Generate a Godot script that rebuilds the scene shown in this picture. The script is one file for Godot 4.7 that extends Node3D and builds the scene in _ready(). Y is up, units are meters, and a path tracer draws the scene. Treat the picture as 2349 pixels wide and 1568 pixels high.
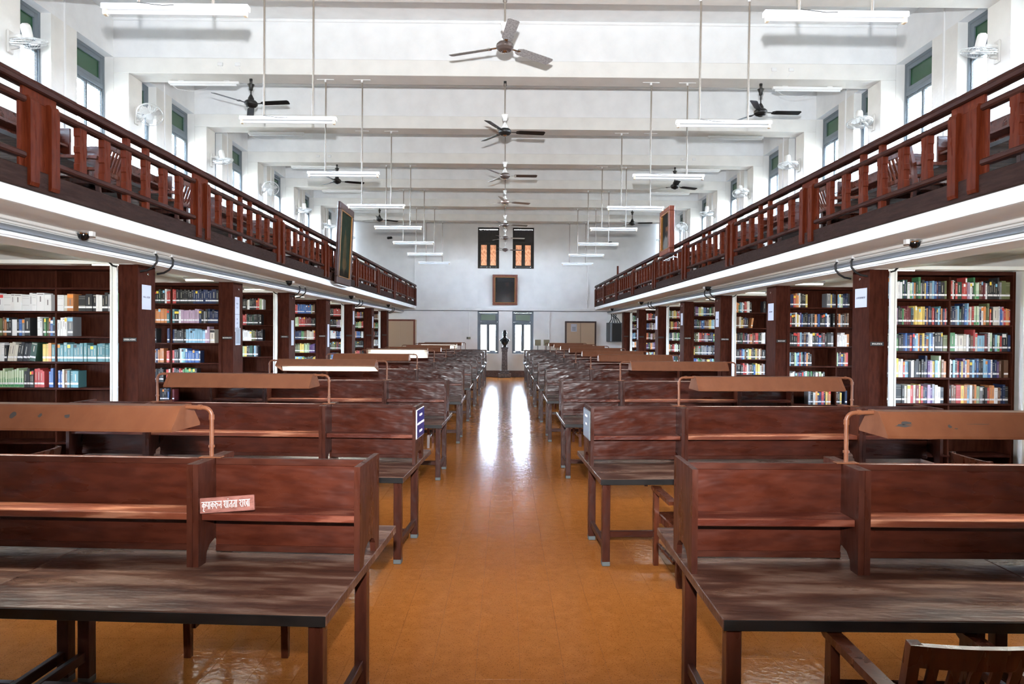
extends Node3D
# A long library reading hall with galleries on both sides. x right, y up, the hall runs along -z. The column grid is 3.05 m.

const D0 := 8.79        # first column line in view
const BAY := 3.05
const COL := 0.435      # column and beam thickness along the hall
const WALL := 6.75      # inner face of the side walls
const PILASTER := 6.49
const PILLAR := 4.705   # hall face of the wooden pillars
const RAIL := 3.96      # gallery front
const BEAM_Y := 6.371
const CEIL_Y := 7.31
const FAR := 30.23
const BACK := -3.41
const FLOOR2 := 3.25
const ORD := ["front", "second", "third", "fourth", "fifth", "sixth", "seventh", "eighth", "ninth"]
const SIDE := {-1: "left", 1: "right"}

var M := {}
var names := {}
var boxes := {}
var rng := RandomNumberGenerator.new()


# ---------------------------------------------------------------- mesh building
class MB:
	var v := PackedVector3Array()
	var n := PackedVector3Array()
	var c := PackedColorArray()
	var col := Color.WHITE
	var xf := Transform3D.IDENTITY

	func tri3(a, b, d, na, nb, nd):
		a = xf * a; b = xf * b; d = xf * d
		na = (xf.basis * na).normalized(); nb = (xf.basis * nb).normalized(); nd = (xf.basis * nd).normalized()
		if (b - a).cross(d - a).dot(na + nb + nd) > 0.0:
			v.append(a); v.append(d); v.append(b); n.append(na); n.append(nd); n.append(nb)
		else:
			v.append(a); v.append(b); v.append(d); n.append(na); n.append(nb); n.append(nd)
		c.append(col); c.append(col); c.append(col)

	func quad(a, b, d, e, nn):
		tri3(a, b, d, nn, nn, nn); tri3(a, d, e, nn, nn, nn)

	func box(ctr: Vector3, size: Vector3, bev := 0.0):
		var h := size * 0.5
		var b := minf(bev, minf(h.x, minf(h.y, h.z)) * 0.9)
		var i := h - Vector3(b, b, b)
		for a in 3:
			var p := (a + 1) % 3
			var q := (a + 2) % 3
			for s in [-1.0, 1.0]:
				var nn := Vector3.ZERO
				nn[a] = s
				var pts := []
				for w in [[-1, -1], [1, -1], [1, 1], [-1, 1]]:
					var x := Vector3.ZERO
					x[a] = s * h[a]; x[p] = w[0] * i[p]; x[q] = w[1] * i[q]
					pts.append(ctr + x)
				quad(pts[0], pts[1], pts[2], pts[3], nn)
				if b > 0.0:
					for s2 in [-1.0, 1.0]:
						var e := []
						for w in [[0, -1], [0, 1], [1, 1], [1, -1]]:
							var x := Vector3.ZERO
							x[a] = s * (h[a] if w[0] == 0 else i[a]); x[p] = s2 * (i[p] if w[0] == 0 else h[p]); x[q] = w[1] * i[q]
							e.append(ctr + x)
						var en := Vector3.ZERO
						en[a] = s; en[p] = s2
						quad(e[0], e[1], e[2], e[3], en.normalized())
		if b > 0.0:
			for sx in [-1.0, 1.0]:
				for sy in [-1.0, 1.0]:
					for sz in [-1.0, 1.0]:
						var k := Vector3(sx, sy, sz)
						tri3(ctr + k * Vector3(h.x, i.y, i.z), ctr + k * Vector3(i.x, h.y, i.z), ctr + k * Vector3(i.x, i.y, h.z), k, k, k)

	func tube(pts: Array, r: float, sides := 8, r_end := -1.0):
		var rings := []
		var nr := []
		var up := Vector3.UP
		for k in pts.size():
			var t: Vector3 = (pts[mini(k + 1, pts.size() - 1)] - pts[maxi(k - 1, 0)]).normalized()
			var s := t.cross(up)
			if s.length() < 0.05:
				s = t.cross(Vector3.RIGHT)
			s = s.normalized()
			var u := s.cross(t).normalized()
			up = u
			var rr := r if r_end < 0.0 else lerpf(r, r_end, float(k) / (pts.size() - 1))
			var ring := []
			var nn := []
			for j in sides:
				var d := s * cos(TAU * j / sides) + u * sin(TAU * j / sides)
				ring.append(pts[k] + d * rr); nn.append(d)
			rings.append(ring); nr.append(nn)
		for k in pts.size() - 1:
			for j in sides:
				var m := (j + 1) % sides
				tri3(rings[k][j], rings[k][m], rings[k + 1][m], nr[k][j], nr[k][m], nr[k + 1][m])
				tri3(rings[k][j], rings[k + 1][m], rings[k + 1][j], nr[k][j], nr[k + 1][m], nr[k + 1][j])
		for e in [0, pts.size() - 1]:
			var t: Vector3 = (pts[0] - pts[1]).normalized() if e == 0 else (pts[e] - pts[e - 1]).normalized()
			for j in range(1, sides - 1):
				tri3(rings[e][0], rings[e][j], rings[e][j + 1], t, t, t)

	func lathe(prof: Array, seg := 16):
		for k in prof.size() - 1:
			var a: Vector2 = prof[k]
			var b: Vector2 = prof[k + 1]
			var t := b - a
			var nn := Vector2(t.y, -t.x).normalized()
			for j in seg:
				var p := TAU * j / seg
				var q := TAU * (j + 1) / seg
				var P := Vector3(cos(p), 0, sin(p))
				var Q := Vector3(cos(q), 0, sin(q))
				var np := P * nn.x + Vector3.UP * nn.y
				var nq := Q * nn.x + Vector3.UP * nn.y
				if nn.x * 1.0 == 0.0 and nn.y == 0.0:
					continue
				if a.x > 1e-5:
					tri3(P * a.x + Vector3.UP * a.y, Q * a.x + Vector3.UP * a.y, Q * b.x + Vector3.UP * b.y, np, nq, nq)
				if b.x > 1e-5:
					tri3(P * a.x + Vector3.UP * a.y, Q * b.x + Vector3.UP * b.y, P * b.x + Vector3.UP * b.y, np, nq, np)

	func prism(poly: PackedVector2Array, z0: float, z1: float):
		var idx := Geometry2D.triangulate_polygon(poly)
		for s in [[z0, -1.0], [z1, 1.0]]:
			var nn := Vector3(0, 0, s[1] * signf(z1 - z0))
			for k in range(0, idx.size(), 3):
				tri3(Vector3(poly[idx[k]].x, poly[idx[k]].y, s[0]), Vector3(poly[idx[k + 1]].x, poly[idx[k + 1]].y, s[0]), Vector3(poly[idx[k + 2]].x, poly[idx[k + 2]].y, s[0]), nn, nn, nn)
		var turn := 1.0 if Geometry2D.is_polygon_clockwise(poly) else -1.0
		for k in poly.size():
			var a := poly[k]
			var b := poly[(k + 1) % poly.size()]
			var t := (b - a).normalized()
			var nn := Vector3(-t.y, t.x, 0) * turn
			quad(Vector3(a.x, a.y, z0), Vector3(b.x, b.y, z0), Vector3(b.x, b.y, z1), Vector3(a.x, a.y, z1), nn)

	func mesh() -> ArrayMesh:
		var a := []
		a.resize(Mesh.ARRAY_MAX)
		a[Mesh.ARRAY_VERTEX] = v
		a[Mesh.ARRAY_NORMAL] = n
		a[Mesh.ARRAY_COLOR] = c
		var m := ArrayMesh.new()
		m.add_surface_from_arrays(Mesh.PRIMITIVE_TRIANGLES, a)
		return m


func bm(size: Vector3, bev := 0.004) -> ArrayMesh:
	var key := "%.4f %.4f %.4f %.4f" % [size.x, size.y, size.z, bev]
	if not boxes.has(key):
		var b := MB.new()
		b.box(Vector3.ZERO, size, bev)
		boxes[key] = b.mesh()
	return boxes[key]


# ---------------------------------------------------------------- scene helpers
func numbered(called: String) -> String:
	var k: int = names.get(called, -1) + 1
	names[called] = k
	return called if k == 0 else "%s_%03d" % [called, k]


func tag(o, label, category = "", group = "", kind = ""):
	if label: o.set_meta("label", label)
	if category: o.set_meta("category", category)
	if group: o.set_meta("group", group)
	if kind: o.set_meta("kind", kind)
	return o


func thing(called: String, label: String, category: String, at := Vector3.ZERO, turn := 0.0, group := "") -> Node3D:
	var o := Node3D.new()
	o.name = numbered(called)
	add_child(o)
	o.position = at
	o.rotation.y = turn
	return tag(o, label, category, group)


func part(parent: Node3D, called: String, mesh: Mesh, mat: Material, at := Vector3.ZERO, rot := Vector3.ZERO) -> MeshInstance3D:
	var o := MeshInstance3D.new()
	o.name = called
	o.mesh = mesh
	o.material_override = mat
	o.position = at
	o.rotation = rot
	parent.add_child(o, true)
	return o


func pbox(parent: Node3D, called: String, mat: Material, lo: Vector3, hi: Vector3, bev := 0.004) -> MeshInstance3D:
	return part(parent, called, bm((hi - lo).abs(), bev), mat, (lo + hi) * 0.5)


func structure(called: String, label := "") -> Node3D:
	var o := Node3D.new()
	o.name = numbered(called)
	add_child(o)
	return tag(o, label, "", "", "structure")


func copy(o: Node3D, at: Vector3, turn: float, label: String, group := "") -> Node3D:
	var r: Node3D = o.duplicate()
	var base := String(o.name)
	r.name = numbered(base)
	add_child(r)
	r.position = at
	r.rotation.y = turn
	r.set_meta("label", label)
	if group: r.set_meta("group", group)
	return r


func text(parent: Node3D, called: String, s: String, height: float, mat: Material, at: Vector3, rot := Vector3.ZERO, serif := false, width := 0.0) -> MeshInstance3D:
	var f := SystemFont.new()
	f.font_names = PackedStringArray(["Droid Serif" if serif else "Droid Sans"])
	f.font_weight = 700
	var t := TextMesh.new()
	t.text = s
	t.font = f
	t.font_size = 32
	t.pixel_size = height / 23.0
	t.depth = 0.002
	t.curve_step = 2.0
	var o := part(parent, called, t, mat, at, rot)
	if width > 0.0:
		var w: float = t.get_aabb().size.x
		if w > width:
			o.scale = Vector3(width / w, 1, 1)
	return o


# ---------------------------------------------------------------- materials
func noise_tex(seed_: int, freq: float, ramp: Array, size := 512, octaves := 4, normal := false, strength := 4.0) -> NoiseTexture2D:
	var f := FastNoiseLite.new()
	f.noise_type = FastNoiseLite.TYPE_SIMPLEX_SMOOTH
	f.seed = seed_
	f.frequency = freq
	f.fractal_octaves = octaves
	var t := NoiseTexture2D.new()
	t.width = size
	t.height = size
	t.seamless = true
	t.noise = f
	if normal:
		t.as_normal_map = true
		t.bump_strength = strength
	else:
		var g := Gradient.new()
		g.offsets = PackedFloat32Array(ramp.map(func(e): return e[0]))
		g.colors = PackedColorArray(ramp.map(func(e): return e[1]))
		t.color_ramp = g
	return t


func plain(color: Color, rough := 0.6, metal := 0.0) -> StandardMaterial3D:
	var m := StandardMaterial3D.new()
	m.albedo_color = color
	m.roughness = rough
	m.metallic = metal
	return m


func grained(color: Color, rough: float, tex: Texture2D, scale: Vector3, bump: Texture2D = null, bump_scale := 0.3, rough_tex: Texture2D = null) -> StandardMaterial3D:
	var m := plain(color, rough)
	m.albedo_texture = tex
	m.metallic_specular = 0.42
	m.uv1_triplanar = true
	m.uv1_scale = scale
	if bump:
		m.normal_enabled = true
		m.normal_texture = bump
		m.normal_scale = bump_scale
	if rough_tex:
		m.roughness_texture = rough_tex
	return m


func glow(color: Color, energy: float) -> StandardMaterial3D:
	var m := plain(color, 0.5)
	m.emission_enabled = true
	m.emission = color
	m.emission_energy_multiplier = energy
	return m


func tinted() -> StandardMaterial3D:
	var m := plain(Color.WHITE, 0.45)
	m.vertex_color_use_as_albedo = true
	return m


func make_materials():
	var g := func(x): return Color(x, x, x)
	var grain := noise_tex(3, 0.012, [[0.0, Color(0.74, 0.68, 0.66)], [0.45, Color(0.88, 0.85, 0.84)], [0.62, Color(0.95, 0.93, 0.92)], [1.0, Color(1.0, 1.0, 1.0)]], 512, 5)
	var worn := noise_tex(9, 0.006, [[0.0, Color(0.5, 0.42, 0.4)], [0.4, Color(0.66, 0.55, 0.51)], [0.56, Color(0.8, 0.74, 0.71)], [0.8, Color(1.0, 1.0, 1.0)], [1.0, Color(1.0, 1.0, 1.0)]], 512, 6)
	var dust := noise_tex(14, 0.008, [[0.0, Color(0.62, 0.46, 0.4)], [0.5, Color(0.72, 0.58, 0.52)], [0.75, Color(1.0, 0.98, 0.95)], [1.0, Color(1.0, 1.0, 1.0)]], 512, 6)
	var gloss := noise_tex(21, 0.01, [[0.0, g.call(0.55)], [0.5, g.call(0.8)], [1.0, g.call(1.0)]], 256, 4)
	var wavy := noise_tex(33, 0.008, [], 512, 3, true, 6.0)
	var fine := noise_tex(41, 0.05, [], 256, 3, true, 3.0)
	var wood := Color(0.25, 0.116, 0.074)
	M.wood_x = grained(wood, 0.42, grain, Vector3(0.7, 2.6, 2.6), wavy, 0.5, gloss)
	M.wood_y = grained(wood, 0.42, grain, Vector3(2.6, 0.7, 2.6), wavy, 0.4, gloss)
	M.wood_z = grained(wood, 0.42, grain, Vector3(3.2, 3.2, 0.4), wavy, 0.4, gloss)
	M.panel = grained(Color(0.268, 0.115, 0.069), 0.38, grain, Vector3(0.6, 2.2, 2.2), wavy, 0.65, gloss)
	M.tabletop = grained(Color(0.45, 0.345, 0.29), 0.42, worn, Vector3(0.5, 2.2, 2.2), fine, 0.3, gloss)
	M.shelf_top = grained(Color(0.42, 0.235, 0.18), 0.45, dust, Vector3(0.5, 2.5, 2.5), fine, 0.3, gloss)
	M.shelf_worn_lamplit = grained(Color(0.56, 0.37, 0.285), 0.5, dust, Vector3(0.4, 3.0, 3.0), fine, 0.3, gloss)  # pale wear, with the lamplight on the long carrel shelves painted in
	M.black_edge = grained(Color(0.13, 0.115, 0.11), 0.35, gloss, Vector3(1, 3, 3))
	M.rail_wood = grained(Color(0.215, 0.12, 0.095), 0.4, grain, Vector3(3.2, 3.2, 0.4), wavy, 0.3, gloss)
	M.baluster = grained(Color(0.315, 0.13, 0.07), 0.42, grain, Vector3(3.2, 0.5, 3.2), wavy, 0.3, gloss)
	M.base_board = grained(Color(0.19, 0.128, 0.108), 0.55, grain, Vector3(3.2, 3.2, 0.4), fine, 0.3)
	M.chair = grained(Color(0.34, 0.17, 0.105), 0.36, grain, Vector3(3, 0.6, 3), wavy, 0.2, gloss)
	M.case_wood = grained(Color(0.26, 0.13, 0.088), 0.45, grain, Vector3(3.2, 0.5, 3.2), wavy, 0.3, gloss)
	M.case_shelf = grained(Color(0.26, 0.14, 0.108), 0.45, grain, Vector3(0.5, 3.2, 3.2), wavy, 0.3, gloss)
	M.pillar = grained(Color(0.25, 0.118, 0.078), 0.6, grain, Vector3(2.4, 0.6, 2.4), wavy, 0.2)
	for w in [M.pillar, M.baluster, M.rail_wood, M.base_board, M.case_wood, M.case_shelf]:
		w.metallic_specular = 0.14
	M.foot = plain(Color(0.34, 0.36, 0.36), 0.5)
	# plaster
	var trowel := noise_tex(52, 0.01, [[0.0, g.call(0.965)], [0.5, g.call(0.985)], [1.0, g.call(1.0)]], 256, 4)
	M.white = grained(Color(0.95, 0.953, 0.955), 0.85, trowel, Vector3(0.7, 0.7, 0.7), fine, 0.08)
	M.cream = grained(Color(0.94, 0.932, 0.915), 0.85, trowel, Vector3(0.7, 0.7, 0.7), fine, 0.08)
	M.fascia = grained(Color(0.93, 0.925, 0.91), 0.7, trowel, Vector3(0.7, 0.7, 0.7))
	M.aisle_ceiling = grained(Color(0.93, 0.93, 0.86), 0.85, trowel, Vector3(0.7, 0.7, 0.7))
	M.far_wall = grained(Color(0.94, 0.932, 0.915), 0.8, trowel, Vector3(0.5, 0.5, 0.5))
	M.trunk = plain(Color(0.9, 0.9, 0.87), 0.45)
	M.conduit_grey = plain(Color(0.5, 0.525, 0.55), 0.5)
	M.plinth = grained(Color(0.46, 0.35, 0.32), 0.55, grain, Vector3(2, 2, 2))
	# floor
	var speck := Image.create(512, 512, false, Image.FORMAT_RGB8)
	var fn := FastNoiseLite.new()
	fn.seed = 5
	fn.frequency = 0.012
	speck.fill(Color(0.9, 0.9, 0.9))
	var r := RandomNumberGenerator.new()
	r.seed = 77
	for y in 512:
		for x in 512:
			var a := 0.5 + 0.5 * fn.get_noise_2d(x, y)
			var e := minf(minf(x, 511 - x), minf(y, 511 - y)) / 60.0
			a = lerpf(0.5, a, clampf(e, 0, 1))
			var b := 0.86 + 0.12 * a + r.randf_range(-0.035, 0.035)
			speck.set_pixel(x, y, Color(b, b * lerpf(0.97, 1.0, a), b * lerpf(0.9, 1.0, a)))
	for k in 5200:
		var x := r.randi_range(2, 509)
		var y := r.randi_range(2, 509)
		var d := r.randf_range(0.5, 0.78)
		speck.fill_rect(Rect2i(x, y, r.randi_range(1, 3), r.randi_range(1, 2)), Color(d, d * 0.86, d * 0.74))
	for k in 260:
		speck.fill_rect(Rect2i(r.randi_range(2, 508), r.randi_range(2, 508), 2, 2), Color(1, 0.99, 0.97))
	var scuff := noise_tex(61, 0.012, [[0.0, g.call(0.5)], [0.45, g.call(0.72)], [0.7, g.call(0.95)], [1.0, g.call(1.0)]], 512, 5)
	M.floor = grained(Color(0.66, 0.40, 0.185), 0.19, ImageTexture.create_from_image(speck), Vector3(1.15, 1.15, 1.15), fine, 0.10, scuff)
	M.floor.uv1_world_triplanar = true
	M.floor.metallic_specular = 0.15
	M.joint = plain(Color(0.42, 0.27, 0.16), 0.8)
	# metal, plastic, glass
	M.lamp_paint = grained(Color(0.42, 0.25, 0.16), 0.42, noise_tex(71, 0.02, [[0.0, Color(0.9, 0.86, 0.84)], [0.6, Color(1, 1, 1)], [1.0, Color(1, 1, 1)]], 256, 4), Vector3(1.5, 1.5, 1.5))
	M.lamp_white = plain(Color(0.93, 0.93, 0.9), 0.5)
	M.chip = plain(Color(0.22, 0.2, 0.19), 0.55)
	M.tube = plain(Color(0.95, 0.96, 0.97), 0.25)
	M.tube_lit = glow(Color(1.0, 1.0, 0.95), 5.0)
	M.white_metal = plain(Color(0.92, 0.92, 0.92), 0.4)
	M.cap_pale = plain(Color(0.85, 0.78, 0.68), 0.5)
	M.rod = plain(Color(0.54, 0.5, 0.46), 0.45)
	M.fan_black = plain(Color(0.1, 0.095, 0.09), 0.4)
	M.fan_grey = grained(Color(0.7, 0.685, 0.68), 0.5, noise_tex(81, 0.03, [[0.0, g.call(0.6)], [0.5, g.call(0.92)], [1.0, g.call(1.0)]], 256, 4), Vector3(4, 4, 4))
	M.fan_brown = plain(Color(0.36, 0.31, 0.29), 0.35, 0.3)
	M.fan_bronze = plain(Color(0.6, 0.53, 0.49), 0.35, 0.4)
	M.chrome = plain(Color(0.85, 0.85, 0.85), 0.15, 1.0)
	M.plastic = plain(Color(0.88, 0.87, 0.85), 0.4)
	M.wire = plain(Color(0.8, 0.8, 0.79), 0.4)
	M.fan_clear = plain(Color(0.78, 0.77, 0.75), 0.4)
	M.frame_grey = plain(Color(0.42, 0.455, 0.485), 0.5)
	M.pane_green = plain(Color(0.12, 0.29, 0.17), 0.25)
	M.glass = StandardMaterial3D.new()
	M.glass.transparency = BaseMaterial3D.TRANSPARENCY_ALPHA
	M.glass.albedo_color = Color(0.95, 0.98, 1.0, 0.06)
	M.glass.roughness = 0.02
	M.mesh_wire = plain(Color(0.36, 0.38, 0.39), 0.5, 0.2)
	M.green_glass = plain(Color(0.06, 0.2, 0.11), 0.3)
	M.green_glass.backlight_enabled = true
	M.green_glass.backlight = Color(0.1, 0.22, 0.14)
	M.shutter = grained(Color(0.17, 0.145, 0.115), 0.5, grain, Vector3(3, 0.5, 3))
	M.copper = grained(Color(0.88, 0.79, 0.71), 0.42, noise_tex(91, 0.02, [[0.0, Color(0.6, 0.5, 0.45)], [0.5, Color(0.9, 0.85, 0.8)], [1.0, Color(1, 1, 1)]], 256, 4), Vector3(5, 1.2, 5), wavy, 1.0)
	M.copper.backlight_enabled = true
	M.copper.backlight = Color(0.66, 0.6, 0.54)
	M.black = plain(Color(0.06, 0.06, 0.06), 0.45)
	M.cable = plain(Color(0.07, 0.07, 0.075), 0.5)
	M.dome = plain(Color(0.05, 0.05, 0.05), 0.12)
	M.paper = plain(Color(0.72, 0.72, 0.75), 0.7)
	M.ink = plain(Color(0.25, 0.25, 0.28), 0.7)
	M.letter = plain(Color(0.85, 0.83, 0.8), 0.6)
	M.blue_sign = plain(Color(0.17, 0.15, 0.38), 0.35)
	M.sign_white = plain(Color(0.93, 0.92, 0.9), 0.5)
	M.sign_board = grained(Color(0.56, 0.37, 0.33), 0.5, grain, Vector3(2, 8, 8))
	M.book = tinted()
	M.label = plain(Color(0.93, 0.93, 0.93), 0.6)
	M.laminate = plain(Color(0.7, 0.59, 0.48), 0.5)
	M.bronze = plain(Color(0.07, 0.07, 0.065), 0.3, 0.2)
	M.stone = grained(Color(0.5, 0.45, 0.45), 0.5, gloss, Vector3(4, 4, 4))
	M.rack_grey = plain(Color(0.3, 0.31, 0.32), 0.5)
	M.olive = plain(Color(0.5, 0.48, 0.38), 0.6)
	M.gilt = plain(Color(0.62, 0.42, 0.2), 0.35, 0.5)
	M.frame_red = grained(Color(0.46, 0.22, 0.13), 0.35, grain, Vector3(3, 0.5, 3))
	M.frame_dark = grained(Color(0.25, 0.15, 0.12), 0.4, grain, Vector3(3, 0.5, 3))
	M.picture_glass = StandardMaterial3D.new()
	M.picture_glass.transparency = BaseMaterial3D.TRANSPARENCY_ALPHA
	M.picture_glass.albedo_color = Color(1, 1, 1, 0.03)
	M.picture_glass.roughness = 0.03
	M.cushion = plain(Color(0.075, 0.075, 0.08), 0.6)


# ---------------------------------------------------------------- camera and light
func make_view():
	var cam := Camera3D.new()
	cam.name = "camera"
	cam.fov = rad_to_deg(2.0 * atan(784.0 / 1566.0))
	cam.position = Vector3(0, 1.954, 0)
	cam.rotation = Vector3(-0.0135, -0.0097, 0.0059)
	cam.near = 0.05
	cam.far = 200.0
	add_child(cam)
	cam.current = true
	var sky_mat := ProceduralSkyMaterial.new()
	sky_mat.sky_top_color = Color(0.78, 0.88, 1.0)
	sky_mat.sky_horizon_color = Color(0.88, 0.94, 1.0)
	sky_mat.ground_horizon_color = Color(0.95, 0.95, 0.93)
	sky_mat.ground_bottom_color = Color(0.5, 0.5, 0.46)
	sky_mat.sky_energy_multiplier = SKY
	sky_mat.ground_energy_multiplier = SKY * 0.6
	var sky := Sky.new()
	sky.sky_material = sky_mat
	var env := Environment.new()
	env.background_mode = Environment.BG_SKY
	env.sky = sky
	env.tonemap_mode = Environment.TONE_MAPPER_LINEAR
	env.tonemap_exposure = EXPOSURE
	env.sdfgi_enabled = true
	env.ssao_enabled = true
	env.ssil_enabled = true
	var we := WorldEnvironment.new()
	we.name = "world"
	we.environment = env
	add_child(we)
	# the photographer's flash, held above the lens and tipped up towards the ceiling: its shadows lie under the fans and lamps
	var flash := SpotLight3D.new()
	flash.name = "camera_flash"
	flash.position = Vector3(0.0, 2.36, 0.05)
	flash.rotation = Vector3(deg_to_rad(FLASH_TILT), 0, 0)
	flash.light_color = Color(0.97, 0.985, 1.0)
	flash.light_energy = FLASH
	flash.light_size = 0.04
	flash.spot_angle = FLASH_CONE
	flash.spot_angle_attenuation = 1.0
	flash.spot_range = 60.0
	flash.spot_attenuation = 2.0
	flash.shadow_enabled = true
	add_child(flash)


const SKY := 8.2
const EXPOSURE := 1.25
const FLASH := 109.0
const FLASH_TILT := 16.0
const FLASH_CONE := 54.0
const TUBE_LIGHT := 0.35
const LAMP_LIGHT := 1.0


# ---------------------------------------------------------------- the room
func V(x: float, y: float, d: float) -> Vector3:
	return Vector3(x, y, -d)


func col_at(k: int) -> float:
	return D0 + BAY * k


func make_floor():
	var f := structure("floor", "orange brown polished tile floor")
	pbox(f, "screed", M.joint, V(-7.15, -0.2, BACK - 0.4), V(7.15, -0.0025, FAR + 0.4), 0.0)
	var p := 0.255
	var h := (p - 0.0009) / 2
	var one := MB.new()
	tile_into(one, Vector3.ZERO, h)
	var tile := one.mesh()
	var rest := MB.new()
	var i0 := int(floor((-6.9 + 0.16) / p))
	var i1 := int(ceil((6.7 + 0.16) / p))
	var n := 0
	for j in range(int(BACK / p), int(FAR / p)):
		for i in range(i0, i1):
			var at := V(-0.16 + (i + 0.5) * p, 0, (j + 0.5) * p)
			if absf(at.x) > 6.62: continue
			if at.x > -1.2 and at.x < 1.2 and at.z < -3.6 and n < 300:
				part(f, "tile", tile, M.floor, at)
				n += 1
			else:
				tile_into(rest, at, h)
	var r := part(f, "tile_field", rest.mesh(), M.floor)
	r.set_meta("kind", "stuff")


func tile_into(b: MB, at: Vector3, h: float):
	var e := h - 0.0006
	var q := [Vector3(-1, 0, -1), Vector3(1, 0, -1), Vector3(1, 0, 1), Vector3(-1, 0, 1)]
	b.quad(at + q[0] * e, at + q[1] * e, at + q[2] * e, at + q[3] * e, Vector3.UP)
	for k in 4:
		var a: Vector3 = q[k]
		var c: Vector3 = q[(k + 1) % 4]
		var low := Vector3(0, -0.0025, 0)
		b.quad(at + a * e, at + c * e, at + c * h + low, at + a * h + low, ((a + c) * 0.5 + Vector3.UP * 0.6).normalized())


func has_windows(k: int) -> bool:
	return k >= -2 and k <= 5


func make_walls():
	for s in [-1, 1]:
		var w := structure("wall_" + SIDE[s], "white plaster side wall with tall windows")
		var x0: float = s * WALL
		var x1: float = s * (WALL + 0.4)
		for k in range(-4, 7):
			var c := col_at(k)
			var b0 := c + COL
			var b1 := c + BAY
			var mid := (b0 + b1) / 2
			if has_windows(k):
				pbox(w, "wall_base", M.cream, V(x0, 0, c), V(x1, 1.15, b1), 0.0)
				pbox(w, "pier", M.cream, V(x0, 1.15, c), V(x1, 2.35, mid - 0.45), 0.0)
				pbox(w, "pier", M.cream, V(x0, 1.15, mid + 0.45), V(x1, 2.35, b1), 0.0)
				pbox(w, "spandrel", M.cream, V(x0, 2.35, c), V(x1, 4.84, b1), 0.0)
				pbox(w, "pier", M.cream, V(x0, 4.84, c), V(x1, 6.64, b0), 0.0)
				pbox(w, "pier", M.cream, V(x0, 4.84, b0 + 1.0), V(x1, 6.64, b1 - 1.0), 0.0)
				var cd := MB.new()
				cd.box(V(x0 - s * 0.012, 5.4, mid), Vector3(0.024, 3.8, 0.03), 0.004)
				part(w, "conduit", cd.mesh(), M.white_metal)
			else:
				pbox(w, "pier", M.cream, V(x0, 0, c), V(x1, 6.64, b1), 0.0)
			pbox(w, "lintel", M.white, V(x0, 6.64, c), V(x1, 7.5, b1), 0.0)
			pbox(w, "pilaster", M.cream, V(s * PILASTER, FLOOR2, c), V(x0, BEAM_Y, b0), 0.006)
	var f := structure("wall_far", "pale grey end wall of the hall")
	for q in [[-7.15, -1.24, 0.0, 7.5], [-0.3, 0.3, 0.0, 7.5], [1.24, 7.15, 0.0, 7.5], [-1.24, -0.3, 0.0, 1.03], [0.3, 1.24, 0.0, 1.03], [-1.24, -0.3, 2.91, 4.79], [0.3, 1.24, 2.91, 4.79], [-1.24, -0.3, 6.6, 7.5], [0.3, 1.24, 6.6, 7.5]]:
		pbox(f, "wall_panel", M.far_wall, V(q[0], q[2], FAR), V(q[1], q[3], FAR + 0.4), 0.0)
	var b := structure("wall_back", "plain wall behind the photographer")
	pbox(b, "wall_panel", M.cream, V(-7.15, 0, BACK - 0.4), V(7.15, 7.5, BACK), 0.0)
	var base := structure("baseboard_far", "brown stone skirting at the foot of the end wall")
	pbox(base, "skirting", M.plinth, V(-4.4, 0, FAR - 0.04), V(4.4, 0.28, FAR), 0.006)
	var led := structure("trim_1", "grey ledge band across the end wall")
	pbox(led, "ledge", M.far_wall, V(-4.5, 2.93, FAR - 0.07), V(4.5, 3.05, FAR), 0.008)
	pbox(led, "conduit", M.conduit_grey, V(-4.5, 2.905, FAR - 0.03), V(4.5, 2.93, FAR), 0.006)
	for q in [[-4.02, 2.95, 6.0], [3.62, 2.95, 6.0], [-1.62, 1.75, 2.9], [1.95, 1.65, 2.9]]:
		var c := structure("trim_2", "thin conduit running up the end wall")
		pbox(c, "conduit", M.far_wall, V(q[0] - 0.02, q[1], FAR - 0.03), V(q[0] + 0.02, q[2], FAR), 0.006)


func make_ceiling():
	var c := structure("ceiling", "white ceiling crossed by deep plaster beams")
	pbox(c, "slab", M.white, V(-7.15, CEIL_Y, BACK - 0.4), V(7.15, CEIL_Y + 0.2, FAR + 0.4), 0.0)
	for k in range(-4, 7):
		var d := col_at(k)
		pbox(c, "beam", M.cream, V(-WALL, BEAM_Y, d), V(WALL, 6.64, d + COL), 0.006)
		pbox(c, "beam_side", M.white, V(-WALL, 6.64, d), V(WALL, CEIL_Y, d + COL), 0.0)
		for q in [[d - 0.05, d], [d + COL, d + COL + 0.05]]:
			pbox(c, "cornice", M.white, V(-WALL, CEIL_Y - 0.05, q[0]), V(WALL, CEIL_Y, q[1]), 0.015)


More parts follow.
